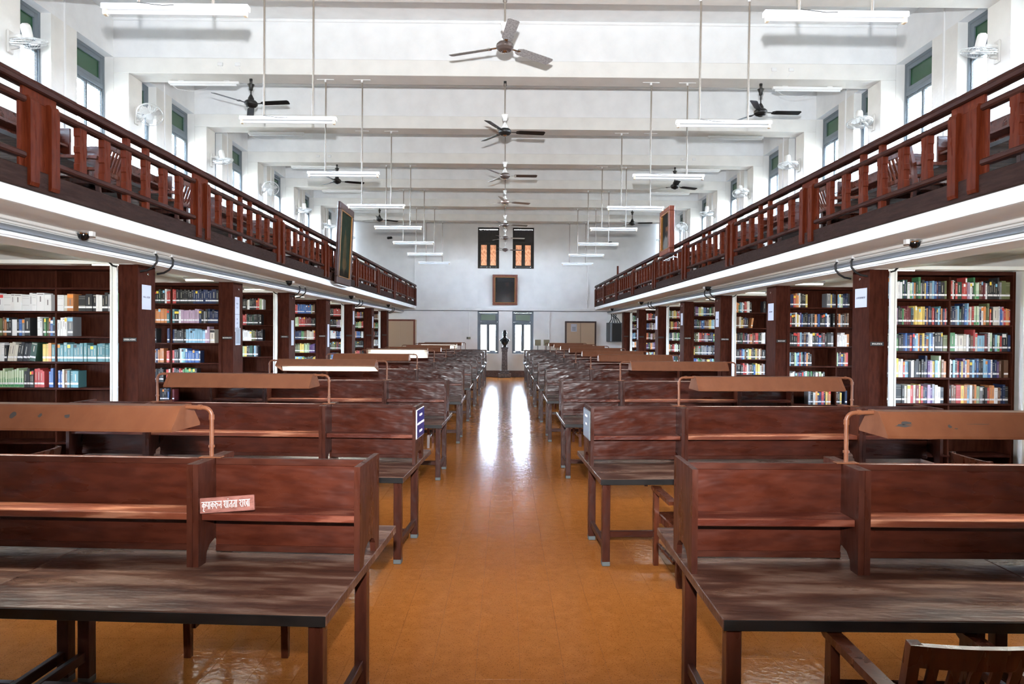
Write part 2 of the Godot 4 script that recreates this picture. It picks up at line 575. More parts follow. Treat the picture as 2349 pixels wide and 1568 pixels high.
func window_shape(w: float, h: float, split: float, transom_mat: Material, mesh_wire: bool, sash_mat: Material, t := 0.055, st := 0.044) -> Node3D:
	# lies in the x-y plane with its foot at the origin; the room side is +z
	var o := Node3D.new()
	var f := MB.new()
	for s in [-1, 1]:
		f.box(Vector3(s * (w / 2 - t / 2), h / 2, 0), Vector3(t, h, 0.08), 0.005)
	for y in [t / 2, h - t / 2, split]:
		f.box(Vector3(0, y, 0), Vector3(w - 2 * t, t if y != split else 0.075, 0.08), 0.005)
	part(o, "frame", f.mesh(), M.frame_grey)
	var sash := MB.new()
	var sw := (w - 2 * t) / 2
	for s in [-1, 1]:
		var cx: float = s * sw / 2
		for e in [-1, 1]:
			sash.box(Vector3(cx + e * (sw / 2 - st / 2), (split + t) / 2, -0.005), Vector3(st, split - t - 0.04, 0.05), 0.004)
		for y in [t + 0.022, split - 0.06]:
			sash.box(Vector3(cx, y, -0.005), Vector3(sw - 2 * st, st, 0.05), 0.004)
	part(o, "sash", sash.mesh(), sash_mat)
	var tf := MB.new()
	var th := h - split - 0.04 - t
	var ty := split + 0.0375 + th / 2
	for s in [-1, 1]:
		tf.box(Vector3(s * (w / 2 - t - 0.035), ty, 0.01), Vector3(0.07, th, 0.05), 0.004)
		tf.box(Vector3(0, ty + s * (th / 2 - 0.035), 0.01), Vector3(w - 2 * t - 0.14, 0.07, 0.05), 0.004)
	part(o, "transom_sash", tf.mesh(), M.frame_grey)
	pbox(o, "transom_pane", transom_mat, Vector3(-w / 2 + t + 0.06, ty - th / 2 + 0.06, -0.006), Vector3(w / 2 - t - 0.06, ty + th / 2 - 0.06, 0.006), 0.0)
	for s in [-1, 1]:
		pbox(o, "pane", M.glass, Vector3(s * 0.045, t + 0.04, -0.008), Vector3(s * (w / 2 - t - 0.04), split - 0.08, -0.004), 0.0)
	if mesh_wire:
		var g := MB.new()
		var x := -w / 2 + t
		while x < w / 2 - t:
			g.box(Vector3(x, (split + t) / 2, 0.034), Vector3(0.0035, split - t, 0.0035)); x += 0.045
		var y := t + 0.02
		while y < split - 0.03:
			g.box(Vector3(0, y, 0.034), Vector3(w - 2 * t, 0.0035, 0.0035)); y += 0.045
		part(o, "wire_mesh", g.mesh(), M.mesh_wire)
	return o


func set_window(proto: Node3D, at: Vector3, turn: float, label: String):
	var r: Node3D = proto.duplicate()
	r.name = numbered("window")
	add_child(r)
	r.position = at
	r.rotation.y = turn
	tag(r, label, "", "", "structure")


func make_windows():
	names["window"] = 0
	var up := window_shape(1.0, 1.8, 1.27, M.pane_green, true, M.frame_grey)
	var low := window_shape(0.9, 1.2, 0.9, M.glass, false, M.frame_grey)
	for s in [-1, 1]:
		for k in range(-2, 6):
			var b0 := col_at(k) + COL
			var b1 := col_at(k) + BAY
			for c in [b0 + 0.5, b1 - 0.5]:
				set_window(up, V(s * 6.94, 4.84, c), -s * PI / 2, "tall gallery window with green transom and wire mesh, %s wall" % SIDE[s])
			set_window(low, V(s * 6.98, 1.15, (b0 + b1) / 2), -s * PI / 2, "ground floor window behind the bookcases, %s wall" % SIDE[s])
	var far_low := window_shape(0.94, 1.88, 1.36, M.green_glass, false, M.frame_grey, 0.075, 0.07)
	for x in [-0.77, 0.77]:
		set_window(far_low, V(x, 1.03, FAR + 0.12), 0, "bright casement window with green transom in the end wall")
		var o := structure("window", "dark shuttered upper window with copper coloured panels")
		o.position = V(x, 4.79, FAR + 0.12)
		var f := MB.new()
		for s in [-1, 1]:
			f.box(Vector3(s * 0.44, 0.905, 0), Vector3(0.06, 1.81, 0.1), 0.006)
		for y in [0.035, 1.775, 1.14]:
			f.box(Vector3(0, y, 0), Vector3(0.82, 0.07, 0.1), 0.006)
		part(o, "frame", f.mesh(), M.shutter)
		pbox(o, "transom_board", M.shutter, Vector3(-0.41, 1.17, -0.02), Vector3(0.41, 1.725, 0.0), 0.0)
		for s in [-1, 1]:
			var l := MB.new()
			for e in [-1, 1]:
				l.box(Vector3(s * 0.205 + e * 0.165, 0.59, 0), Vector3(0.075, 1.03, 0.05), 0.004)
			l.box(Vector3(s * 0.205, 0.11, 0), Vector3(0.255, 0.07, 0.05), 0.004)
			l.box(Vector3(s * 0.205, 1.08, 0), Vector3(0.255, 0.06, 0.05), 0.004)
			if s > 0: l.box(Vector3(0, 0.59, -0.02), Vector3(0.03, 1.05, 0.02), 0.003)
			l.box(Vector3(s * 0.405, 0.59, -0.02), Vector3(0.03, 1.05, 0.02), 0.003)
			part(o, "shutter_frame", l.mesh(), M.shutter)
			pbox(o, "shutter_panel", M.copper, Vector3(s * 0.205 - 0.13, 0.14, -0.012), Vector3(s * 0.205 + 0.13, 1.06, 0.0), 0.0)


func make_gallery():
	for s in [-1, 1]:
		var g := structure("gallery", "white concrete gallery along the %s side" % SIDE[s])
		pbox(g, "fascia", M.fascia, V(s * RAIL, 2.985, BACK), V(s * 4.0, 3.125, FAR), 0.004)
		pbox(g, "soffit", M.fascia, V(s * 4.0, 2.985, BACK), V(s * 4.54, 3.1, FAR), 0.0)
		pbox(g, "gallery_beam", M.fascia, V(s * 4.54, 2.80, BACK), V(s * 4.95, 3.1, FAR), 0.005)
		pbox(g, "moulding", M.fascia, V(s * 4.49, 2.95, BACK), V(s * 4.54, 2.985, FAR), 0.008)
		pbox(g, "moulding", M.fascia, V(s * 4.515, 2.925, BACK), V(s * 4.54, 2.94, FAR), 0.003)
		pbox(g, "cable_tray", M.conduit_grey, V(s * 4.50, 2.855, BACK), V(s * 4.54, 2.91, FAR), 0.006)
		pbox(g, "moulding", M.fascia, V(s * 4.515, 2.815, BACK), V(s * 4.54, 2.85, FAR), 0.006)
		pbox(g, "aisle_ceiling", M.aisle_ceiling, V(s * 4.95, 3.02, BACK), V(s * WALL, 3.1, FAR), 0.0)
		pbox(g, "gallery_floor", M.base_board, V(s * 3.99, 3.1, BACK), V(s * WALL, FLOOR2, FAR), 0.0)
		for k in range(0, 7):
			var d := col_at(k)
			var p := structure("pillar", "wood clad pillar between the bookcases on the %s" % SIDE[s])
			pbox(p, "casing", M.pillar, V(s * PILLAR, 0, d), V(s * 4.93, 2.80, d + COL), 0.006)
			pbox(p, "corner_bead", M.pillar, V(s * 4.90, 0, d - 0.012), V(s * 4.945, 2.80, d), 0.004)


# ---------------------------------------------------------------- gallery balustrades
func make_balustrades():
	for s in [-1, 1]:
		var t := thing("balustrade", "dark wooden balustrade along the whole %s gallery" % SIDE[s], "balustrade", V(s * RAIL, 3.125, 15.0))
		var z0 := 15.0 - BACK       # towards the photographer
		var z1 := 15.0 - 30.0
		var prof := PackedVector2Array([Vector2(-0.055, 0.83), Vector2(-0.04, 0.822), Vector2(0.04, 0.822), Vector2(0.055, 0.83), Vector2(0.058, 0.86), Vector2(0.045, 0.875), Vector2(0.05, 0.893), Vector2(0.03, 0.907), Vector2(-0.03, 0.907), Vector2(-0.05, 0.893), Vector2(-0.045, 0.875), Vector2(-0.058, 0.86)])
		var hr := MB.new()
		hr.prism(prof, z1, z0)
		part(t, "handrail", hr.mesh(), M.rail_wood)
		pbox(t, "base_board", M.base_board, Vector3(-s * 0.012 - 0.02, -0.012, z1 - 0.2), Vector3(-s * 0.012 + 0.02, 0.165, z0), 0.006)
		for k in range(-2, 8):
			var c := col_at(k) + 0.1
			if k == 7: c = 29.78
			var zc := 15.0 - c
			pbox(t, "panel", M.baluster, Vector3(-0.012, 0.15, zc - 0.25), Vector3(0.012, 0.745, zc + 0.25), 0.004)
			pbox(t, "cap_board", M.baluster, Vector3(-0.014, 0.735, zc - 0.21), Vector3(0.014, 0.83, zc + 0.21), 0.004)
			for e in [-1, 1]:
				var b := MB.new()
				b.prism(PackedVector2Array([Vector2(-0.022, 0.02), Vector2(0.022, 0.02), Vector2(0.03, 0.05), Vector2(0.03, 0.72), Vector2(0.015, 0.755), Vector2(-0.015, 0.755), Vector2(-0.022, 0.74)]), -0.055, 0.055)
				var o := part(t, "post", b.mesh(), M.baluster, Vector3(-s * 0.03, 0, zc + e * 0.13))
				o.rotation.y = 0.0 if s < 0 else PI
			if k == 7: break
			var len_ := BAY if k < 6 else 29.78 - c
			var za := zc - 0.19
			var zb := zc - len_ + 0.19
			pbox(t, "upper_rail", M.rail_wood, Vector3(-0.042, 0.69, zb), Vector3(0.042, 0.745, za), 0.014)
			pbox(t, "lower_rail", M.rail_wood, Vector3(-0.042, 0.235, zb), Vector3(0.042, 0.29, za), 0.014)
			for j in 6:
				var z := zc - len_ * 0.5 + (2.5 - j) * 0.383 * len_ / BAY
				var b := MB.new()
				var tall: bool = j == 2 or j == 3
				# a flat board with a fretted edge: wide at the ends and the middle
				var w := 0.055
				var poly := PackedVector2Array([Vector2(-w, 0.29), Vector2(-w, 0.36), Vector2(-w + 0.009, 0.37), Vector2(-w + 0.009, 0.46), Vector2(-w, 0.47), Vector2(-w, 0.52), Vector2(-w + 0.009, 0.53), Vector2(-w + 0.009, 0.61), Vector2(-w, 0.62), Vector2(-w, 0.69), Vector2(w, 0.69), Vector2(w, 0.62), Vector2(w - 0.009, 0.61), Vector2(w - 0.009, 0.53), Vector2(w, 0.52), Vector2(w, 0.47), Vector2(w - 0.009, 0.46), Vector2(w - 0.009, 0.37), Vector2(w, 0.36), Vector2(w, 0.29)])
				b.xf = Transform3D(Basis(Vector3.UP, PI / 2), Vector3.ZERO)
				if tall:    # runs through both rails
					poly.insert(0, Vector2(-0.03, 0.29)); poly.insert(0, Vector2(-0.03, 0.16)); poly.insert(0, Vector2(0.03, 0.16)); poly.insert(0, Vector2(0.03, 0.29))
					for q in [Vector2(0.03, 0.69), Vector2(0.03, 0.83), Vector2(-0.03, 0.83), Vector2(-0.03, 0.69)]:
						poly.insert(poly.find(Vector2(-w, 0.69)) + 1, q)
				b.prism(poly, -0.028, 0.028)
				part(t, "baluster", baluster_mesh(b, tall), M.baluster, Vector3(0, 0, z))


var baluster_cache := {}
func baluster_mesh(b: MB, tall: bool) -> ArrayMesh:
	if not baluster_cache.has(tall):
		baluster_cache[tall] = b.mesh()
	return baluster_cache[tall]


# ---------------------------------------------------------------- reading tables, carrels, table lamps, chairs
const TABLE_L := 1.66
const TABLE_W := 1.385

func make_table(s: int) -> Node3D:
	# origin at the aisle corner of the near edge; length runs to s*x, depth to -z
	var t := thing("reading_table", "x", "table")
	pbox(t, "tabletop", M.tabletop, Vector3(0, 0.692, -0.006), Vector3(s * TABLE_L, 0.74, -TABLE_W + 0.006), 0.004)
	pbox(t, "edge_band", M.black_edge, Vector3(s * 0.002, 0.691, 0), Vector3(s * (TABLE_L - 0.002), 0.7375, -0.006), 0.002)
	pbox(t, "edge_band", M.black_edge, Vector3(s * 0.002, 0.691, -TABLE_W + 0.006), Vector3(s * (TABLE_L - 0.002), 0.7375, -TABLE_W), 0.002)
	pbox(t, "apron", M.wood_x, Vector3(s * 0.09, 0.63, -0.74), Vector3(s * (TABLE_L - 0.09), 0.692, -0.765))
	for e in [0.025, TABLE_L - 0.09]:
		for z in [-0.035, -0.76]:
			var l := pbox(t, "leg", M.wood_y, Vector3(s * e, 0.03, z), Vector3(s * (e + 0.065), 0.692, z - 0.065))
			pbox(l, "foot", M.foot, Vector3(-0.034, -0.361, -0.034), Vector3(0.034, -0.318, 0.034), 0.006)
		pbox(t, "side_stretcher", M.wood_z, Vector3(s * (e + 0.015), 0.13, -0.1), Vector3(s * (e + 0.05), 0.185, -0.76))
		pbox(t, "bracket", M.wood_z, Vector3(s * (e + 0.015), 0.65, -0.1), Vector3(s * (e + 0.05), 0.692, -TABLE_W + 0.12))
	pbox(t, "stretcher", M.wood_x, Vector3(s * 0.075, 0.13, -0.41), Vector3(s * (TABLE_L - 0.075), 0.185, -0.45))
	return t


func make_carrel(called: String, L: float, s: int) -> Node3D:
	# stands on a table; origin at its aisle-side front foot
	var t := thing(called, "x", "carrel")
	var dep := 0.4
	for x in [0.0, L - 0.03]:
		var b := MB.new()
		var poly := PackedVector2Array([Vector2(0, 0), Vector2(0.075, 0), Vector2(0.085, 0.05), Vector2(0.12, 0.085), Vector2(0.17, 0.1), Vector2(0.23, 0.1), Vector2(0.28, 0.085), Vector2(0.315, 0.05), Vector2(0.325, 0), Vector2(dep, 0), Vector2(dep, 0.53), Vector2(0, 0.53)])
		b.xf = Transform3D(Basis(Vector3.UP, PI / 2), Vector3(s * (x + 0.015), 0, 0))
		b.prism(poly, -0.015, 0.015)
		part(t, "end_board", b.mesh(), M.wood_y)
	var xa: float = s * 0.03
	var xb: float = s * (L - 0.03)
	pbox(t, "back_panel", M.panel, Vector3(xa, 0.05, -0.19), Vector3(xb, 0.505, -0.21), 0.0)
	pbox(t, "top_rail", M.wood_x, Vector3(xa, 0.495, -0.183), Vector3(xb, 0.53, -0.217), 0.003)
	pbox(t, "shelf", M.shelf_worn_lamplit if L > 1.0 else M.shelf_top, Vector3(xa, 0.235, -0.03), Vector3(xb, 0.272, -0.19), 0.004)
	pbox(t, "shelf", M.shelf_worn_lamplit if L > 1.0 else M.shelf_top, Vector3(xa, 0.235, -0.21), Vector3(xb, 0.272, -0.37), 0.004)
	pbox(t, "bottom_rail", M.wood_x, Vector3(xa, 0.028, -0.18), Vector3(xb, 0.062, -0.22), 0.003)
	return t


func make_lamp(s: int, lit: bool, tilt: float) -> Node3D:
	# origin on top of the carrel at the middle of the lamp; poles 1.66 m apart
	var t := thing("table_lamp", "x", "lamp")
	var half := 0.838
	var hl := 0.695
	for e in [-1, 1]:
		var p := MB.new()
		var pts := [Vector3(e * half, 0, 0), Vector3(e * half, 0.225, 0)]
		for k in range(1, 6):
			var a := PI / 2 * k / 5.0
			pts.append(Vector3(e * (half - 0.045 * (1 - cos(a))), 0.225 + 0.045 * sin(a), 0))
		pts.append(Vector3(e * (hl - 0.01), 0.272, 0))
		p.tube(pts, 0.0115, 10)
		part(t, "pole", p.mesh(), M.lamp_paint)
		for q in [[Vector3(e * half, 0.055, 0), Vector3(e * half, 0.068, 0), 0.0165], [Vector3(e * half, 0.205, 0), Vector3(e * half, 0.232, 0), 0.015], [Vector3(e * (half - 0.055), 0.271, 0), Vector3(e * (half - 0.075), 0.271, 0), 0.015]]:
			var cm := MB.new()
			cm.tube([q[0], q[1]], q[2], 10)
			part(t, "collar", cm.mesh(), M.lamp_paint)
		pbox(t, "base_plate", M.lamp_paint, Vector3(e * half - 0.06, 0, -0.025), Vector3(e * half + 0.06, 0.006, 0.025), 0.002)
	var sh := MB.new()
	var out := [Vector2(-0.145, 0.155), Vector2(-0.147, 0.168), Vector2(-0.062, 0.272), Vector2(-0.05, 0.282), Vector2(0.05, 0.282), Vector2(0.062, 0.272), Vector2(0.147, 0.168), Vector2(0.145, 0.155)]
	sh.xf = Transform3D(Basis(Vector3.UP, PI / 2), Vector3.ZERO)
	var poly := PackedVector2Array()
	for q in out: poly.append(q)
	for k in range(out.size() - 1, -1, -1):
		var q: Vector2 = out[k]
		poly.append(Vector2(q.x * 0.975, q.y - 0.0022))
	sh.prism(poly, -hl, hl)
	var shade := part(t, "shade", sh.mesh(), M.lamp_paint)
	for e in [-1, 1]:
		var en := MB.new()
		en.xf = Transform3D(Basis(Vector3.UP, PI / 2), Vector3(e * hl, 0, 0))
		en.prism(PackedVector2Array(out), -0.003, 0.003)
		en.xf = Transform3D(Basis(Vector3.UP, PI / 2), Vector3(e * (hl - 0.012), 0, 0))
		var lip := PackedVector2Array()
		for q in out: lip.append(Vector2(q.x * 1.012, q.y + 0.0015))
		for k in range(out.size() - 1, -1, -1): lip.append(Vector2(out[k].x * 1.0, out[k].y))
		en.prism(lip, -0.014, 0.014)
		part(shade, "end_cap", en.mesh(), M.lamp_paint)
	pbox(shade, "reflector", M.lamp_white, Vector3(-hl + 0.01, 0.262, -0.055), Vector3(hl - 0.01, 0.27, 0.055), 0.0)
	for z in [-1, 1]:
		var rf := MB.new()
		rf.quad(Vector3(-hl + 0.01, 0.158, z * 0.1395), Vector3(hl - 0.01, 0.158, z * 0.1395), Vector3(hl - 0.01, 0.264, z * 0.058), Vector3(-hl + 0.01, 0.264, z * 0.058), Vector3(0, -0.5, -z).normalized())
		part(shade, "reflector", rf.mesh(), M.lamp_white)
	var tb := MB.new()
	tb.tube([Vector3(-0.6, 0.225, 0), Vector3(0.6, 0.225, 0)], 0.014, 10)
	part(shade, "fluorescent_tube", tb.mesh(), M.tube_lit if lit else M.tube)
	if lit:
		var a := AreaLight3D.new()
		a.name = "tube_glow"
		a.area_size = Vector2(1.2, 0.05)
		a.light_energy = LAMP_LIGHT
		a.light_color = Color(1, 1, 0.96)
		a.area_range = 12.0
		a.shadow_enabled = true
		a.position = Vector3(0, 0.205, 0)
		a.rotation.x = -PI / 2
		shade.add_child(a)
	if tilt != 0.0:
		var piv := Vector3(0, 0.272, 0)
		shade.transform = Transform3D(Basis(Vector3.RIGHT, tilt), piv - Basis(Vector3.RIGHT, tilt) * piv)
	return t


func make_chair() -> Node3D:
	# faces -z; origin on the floor under the middle of the seat
	var t := thing("armchair", "x", "chair")
	var w := 0.29
	for s in [-1, 1]:
		var b := MB.new()
		b.xf = Transform3D(Basis(Vector3.UP, PI / 2), Vector3(s * w, 0, 0))
		# front leg runs up to the arm, slightly tapered (prism x is -z)
		b.prism(PackedVector2Array([Vector2(0.215, 0), Vector2(0.25, 0), Vector2(0.268, 0.44), Vector2(0.262, 0.635), Vector2(0.212, 0.635), Vector2(0.205, 0.44)]), -0.02, 0.02)
		part(t, "front_leg", b.mesh(), M.chair)
		var r := MB.new()
		r.xf = Transform3D(Basis(Vector3.UP, PI / 2), Vector3(s * (w - 0.045), 0, 0))
		r.prism(PackedVector2Array([Vector2(-0.31, 0), Vector2(-0.275, 0), Vector2(-0.205, 0.42), Vector2(-0.225, 0.62), Vector2(-0.285, 0.865), Vector2(-0.32, 0.86), Vector2(-0.268, 0.62), Vector2(-0.25, 0.42)]), -0.021, 0.021)
		part(t, "back_post", r.mesh(), M.chair)
		var a := MB.new()
		a.xf = Transform3D(Basis(Vector3.UP, PI / 2), Vector3(s * (w + 0.003), 0, 0))
		a.prism(PackedVector2Array([Vector2(-0.265, 0.63), Vector2(0.25, 0.635), Vector2(0.272, 0.645), Vector2(0.272, 0.655), Vector2(0.25, 0.668), Vector2(-0.24, 0.665), Vector2(-0.27, 0.66)]), -0.032, 0.032)
		part(t, "arm", a.mesh(), M.chair)
		pbox(t, "seat_rail", M.chair, Vector3(s * (w - 0.035), 0.36, -0.21), Vector3(s * (w - 0.06), 0.42, 0.215))
		pbox(t, "side_stretcher", M.chair, Vector3(s * (w - 0.01), 0.16, -0.21), Vector3(s * (w - 0.035), 0.19, 0.235))
	pbox(t, "front_rail", M.chair, Vector3(-w + 0.02, 0.355, -0.24), Vector3(w - 0.02, 0.42, -0.215))
	pbox(t, "seat", M.chair, Vector3(-w + 0.022, 0.42, -0.265), Vector3(w - 0.022, 0.445, 0.2), 0.008)
	pbox(t, "back_rail", M.chair, Vector3(-w + 0.065, 0.5, 0.222), Vector3(w - 0.065, 0.55, 0.246))
	var tr := MB.new()
	var n := 10
	for k in n:
		var x0 := lerpf(-w + 0.022, w - 0.022, float(k) / n)
		var x1 := lerpf(-w + 0.022, w - 0.022, float(k + 1) / n)
		var z0 := 0.3 + 0.035 * (1.0 - pow(x0 / w, 2))
		var z1 := 0.3 + 0.035 * (1.0 - pow(x1 / w, 2))
		var lean := 0.018
		var A := [Vector3(x0, 0.775, z0 - 0.013 - lean), Vector3(x0, 0.86, z0 - 0.013), Vector3(x0, 0.86, z0 + 0.017), Vector3(x0, 0.775, z0 + 0.017 - lean)]
		var B := [Vector3(x1, 0.775, z1 - 0.013 - lean), Vector3(x1, 0.86, z1 - 0.013), Vector3(x1, 0.86, z1 + 0.017), Vector3(x1, 0.775, z1 + 0.017 - lean)]
		var nn := [Vector3(0, 0.2, -1), Vector3(0, 1, 0), Vector3(0, -0.2, 1), Vector3(0, -1, 0)]
		for e in 4:
			tr.quad(A[e], B[e], B[(e + 1) % 4], A[(e + 1) % 4], nn[e].normalized())
		if k == 0: tr.quad(A[0], A[1], A[2], A[3], Vector3.LEFT)
		if k == n - 1: tr.quad(B[0], B[1], B[2], B[3], Vector3.RIGHT)
	part(t, "top_rail", tr.mesh(), M.chair)
	for k in 6:
		var x := (k - 2.5) * 0.072
		var zt := 0.285 + 0.035 * (1.0 - pow(x / w, 2))
		var b := MB.new()
		b.xf = Transform3D(Basis(Vector3.UP, PI / 2), Vector3(x, 0, 0))
		b.prism(PackedVector2Array([Vector2(-0.228, 0.545), Vector2(-0.24, 0.545), Vector2(-zt - 0.008, 0.78), Vector2(-zt + 0.006, 0.78)]), -0.018, 0.018)
		part(t, "slat", b.mesh(), M.chair)
	return t


const ROW_D := {-1: [2.905, 5.692, 8.958, 11.964, 14.98, 18.03, 21.08, 24.13, 27.0], 1: [2.877, 5.653, 9.099, 12.192, 14.859, 17.95, 21.0, 24.05, 26.95]}
const ROW_X := {-1: [-0.76, -0.846, -0.826, -0.768, -0.762, -0.757, -0.752, -0.75, -0.75], 1: [0.934, 0.799, 0.797, 0.752, 0.744, 0.745, 0.747, 0.75, 0.75]}
const ROW_A := {-1: [-0.058, -0.06, -0.02, 0.0, 0.004, 0.0, -0.004, 0.0, 0.0], 1: [-0.017, 0.036, 0.006, 0.0, 0.0, 0.004, 0.0, -0.003, 0.0]}

func make_rows():
	var chair := make_chair()
	var first_chair := true
	for s in [-1, 1]:
		var table := make_table(s)
		var small := make_carrel("reading_carrel", 0.868, s)
		var wide := make_carrel("wide_carrel", 1.67, s)
		var end_small := make_carrel("reading_carrel", 0.77, s)
		var protos := [table, small, wide, end_small]
		for r in 9:
			var o := V(ROW_X[s][r], 0, ROW_D[s][r])
			var a: float = ROW_A[s][r]
			var B := Basis(Vector3.UP, a)
			var where: String = "%s row %s of the aisle" % [ORD[r], SIDE[s]]
			var items := [
				[0, 0.0, 0.0, 0.0, "dark wooden reading table, aisle half of the " + where, "reading tables"],
				[0, TABLE_L + 0.004, 0.0, 0.0, "dark wooden reading table, outer half of the " + where, "reading tables"],
				[1, 0.004, 0.74, -0.55, "short wooden carrel at the aisle end of the " + where, "reading carrels"],
				[2, 0.874, 0.74, -0.55, "long wooden carrel under the lamp, " + where, "reading carrels"],
				[3, 2.546, 0.74, -0.55, "short wooden carrel at the outer end of the " + where, "reading carrels"],
			]
			for it in items:
				var at: Vector3 = o + B * Vector3(s * it[1], it[2], it[3])
				var src: Node3D = protos[it[0]]
				if src.get_meta("label") == "x":
					src.position = at; src.rotation.y = a
					src.set_meta("label", it[4]); src.set_meta("group", it[5])
				else:
					copy_as(src, at, a, it[4], it[5])
			var lit := true
			var tilt := 0.0
			if s == -1 and r == 2: tilt = -0.3
			elif s == -1 and r == 4: tilt = -0.75
			elif s == -1 and r == 7: tilt = -0.5
			var lamp := make_lamp(s, lit, tilt)
			lamp.position = o + B * Vector3(s * 1.71, 1.27, -0.75)
			lamp.rotation.y = a
			tag(lamp, "%s reading lamp over the %s" % ["tipped brown trough" if tilt != 0.0 else "brown metal trough", where], "lamp", "table lamps")
			if r == 0:
				for q in ([[0.62, 0.035, 0.03, 0.013], [0.5, 0.05, 0.022, 0.02], [0.43, 0.052, 0.026, 0.016], [0.2, 0.055, 0.02, 0.022], [0.05, 0.055, 0.012, 0.018], [-0.1, 0.06, 0.02, 0.02], [0.66, 0.08, 0.02, 0.006]] if s < 0 else [[-0.6, 0.072, 0.05, 0.01], [-0.58, 0.058, 0.04, 0.012], [-0.36, 0.075, 0.014, 0.012], [-0.33, 0.088, 0.012, 0.004], [-0.2, 0.06, 0.09, 0.002]]):
					var c := MB.new()
					var up := Vector3(0, 0.104, -0.085).normalized()
					var nn := Vector3(0, 0.085, 0.104).normalized()
					var p: Vector3 = Vector3(q[0] * -1.0 if s < 0 else q[0], 0.272, 0.062) - up * q[1] + nn * 0.0006
					var rr := RandomNumberGenerator.new()
					rr.seed = int(q[0] * 1000) + 5000
					var ring := []
					for k in 9:
						var an := TAU * k / 9.0
						ring.append(p + Vector3.RIGHT * cos(an) * q[2] * rr.randf_range(0.5, 1.1) + up * sin(an) * q[3] * rr.randf_range(0.4, 1.1))
					for k in 9:
						c.tri3(p, ring[k], ring[(k + 1) % 9], nn, nn, nn)
					var shade: Node3D = lamp.get_node("shade")
					part(shade, "paint_chip", c.mesh(), M.chip)
	# chairs pushed up to the near side of the tables
	var spots := []
	for s in [-1, 1]:
		for r in 7:
			var d: float = ROW_D[s][r]
			for q in [[0.78, "first"], [2.46, "second"]]:
				if r == 0 and (s < 0 or q[1] != "first"): continue
				if r > 3 and q[1] != "first": continue
				var x: float = ROW_X[s][r] + s * q[0]
				var dd: float = d - 0.17 + (0.08 if (r + int(q[0] * 10)) % 3 == 0 else 0.0)
				dd += -sin(ROW_A[s][r]) * -s * q[0]
				spots.append([V(x, 0, dd), 0.0 + (0.04 if r % 2 else -0.03), "wooden armchair with slatted back, %s from aisle at the %s row %s" % [q[1], ORD[r], SIDE[s]]])
	spots.append([V(-1.6, 0, 4.32), PI, "wooden armchair on the far side of the front left table"])
	spots.append([V(-4.5, 0, 6.2), PI / 2, "wooden armchair at the outer end of the second left row"])
	spots.append([V(4.5, 0, 6.1), -PI / 2, "wooden armchair at the outer end of the second right row"])
	spots.append([V(-4.56, 0, 9.3), PI / 2, "wooden armchair at the outer end of the third left row"])
	for q in spots:
		if first_chair:
			chair.position = q[0]; chair.rotation.y = q[1]
			chair.set_meta("label", q[2]); chair.set_meta("group", "reading room armchairs")
			first_chair = false
		else:
			copy_as(chair, q[0], q[1], q[2], "reading room armchairs")
	# gallery desks and chairs
	var desks := {}
	for s in [-1, 1]:
		for k in range(-1, 6):
			var c := col_at(k) + COL / 2 + BAY / 2 + (0.25 if k % 2 else -0.2)
			var t: Node3D
			var label := "gallery desk with upright back board, %s bay of the %s gallery" % [ORD[k + 1], SIDE[s]]
			if desks.has(s):
				t = copy_as(desks[s], V(s * 5.15, FLOOR2, c), 0.0, label, "gallery desks")
			else:
				t = thing("gallery_desk", label, "desk", V(s * 5.15, FLOOR2, c), 0.0, "gallery desks")
				desks[s] = t
				pbox(t, "desktop", M.tabletop, Vector3(0, 0.705, -0.9), Vector3(s * 0.75, 0.75, 0.9))
				pbox(t, "edge_band", M.black_edge, Vector3(-s * 0.006, 0.704, -0.9), Vector3(0, 0.748, 0.9), 0.001)
				pbox(t, "back_board", M.panel, Vector3(s * 0.5, 0.78, -0.87), Vector3(s * 0.52, 1.2, 0.87))
				pbox(t, "shelf", M.wood_z, Vector3(s * 0.32, 0.98, -0.87), Vector3(s * 0.5, 1.01, 0.87))
				for e in [-1, 1]:
					pbox(t, "end_board", M.panel, Vector3(s * 0.3, 0.75, e * 0.87), Vector3(s * 0.72, 1.22, e * 0.9))
					for x in [0.03, 0.66]:
						pbox(t, "leg", M.wood_y, Vector3(s * x, 0, e * 0.82), Vector3(s * (x + 0.06), 0.705, e * 0.88))
			for e in [0.3 if k % 2 else -0.35]:
				copy_as(chair, V(s * 4.88, FLOOR2, c + e), -s * PI / 2 + e * 0.2, "wooden armchair at the gallery desk, %s bay of the %s gallery" % [ORD[k + 1], SIDE[s]], "gallery armchairs")


func copy_as(o: Node3D, at: Vector3, turn: float, label: String, group: String) -> Node3D:
	var r: Node3D = o.duplicate()
	var base := String(o.name)
	if base.length() > 4 and base.substr(base.length() - 3).is_valid_int():
		base = base.substr(0, base.length() - 4)
	r.name = numbered(base)
	add_child(r)
	r.position = at
	r.rotation.y = turn
	tag(r, label, "", group)
	return r


# ---------------------------------------------------------------- fans and lights under the ceiling
func blade_mesh(r0: float, r1: float, w: float) -> ArrayMesh:
	var key := "blade %.3f %.3f %.3f" % [r0, r1, w]
	if not boxes.has(key):
		var b := MB.new()
		b.xf = Transform3D(Basis(Vector3.RIGHT, PI / 2 - 0.22), Vector3.ZERO)
		b.prism(PackedVector2Array([Vector2(r0, -w * 0.3), Vector2(r0 + 0.06, -w * 0.45), Vector2(r1 - 0.02, -w * 0.5), Vector2(r1, -w * 0.4), Vector2(r1 + 0.012, w * 0.3), Vector2(r1 - 0.01, w * 0.5), Vector2(r0 + 0.06, w * 0.5), Vector2(r0, w * 0.3)]), -0.003, 0.003)
		boxes[key] = b.mesh()
	return boxes[key]


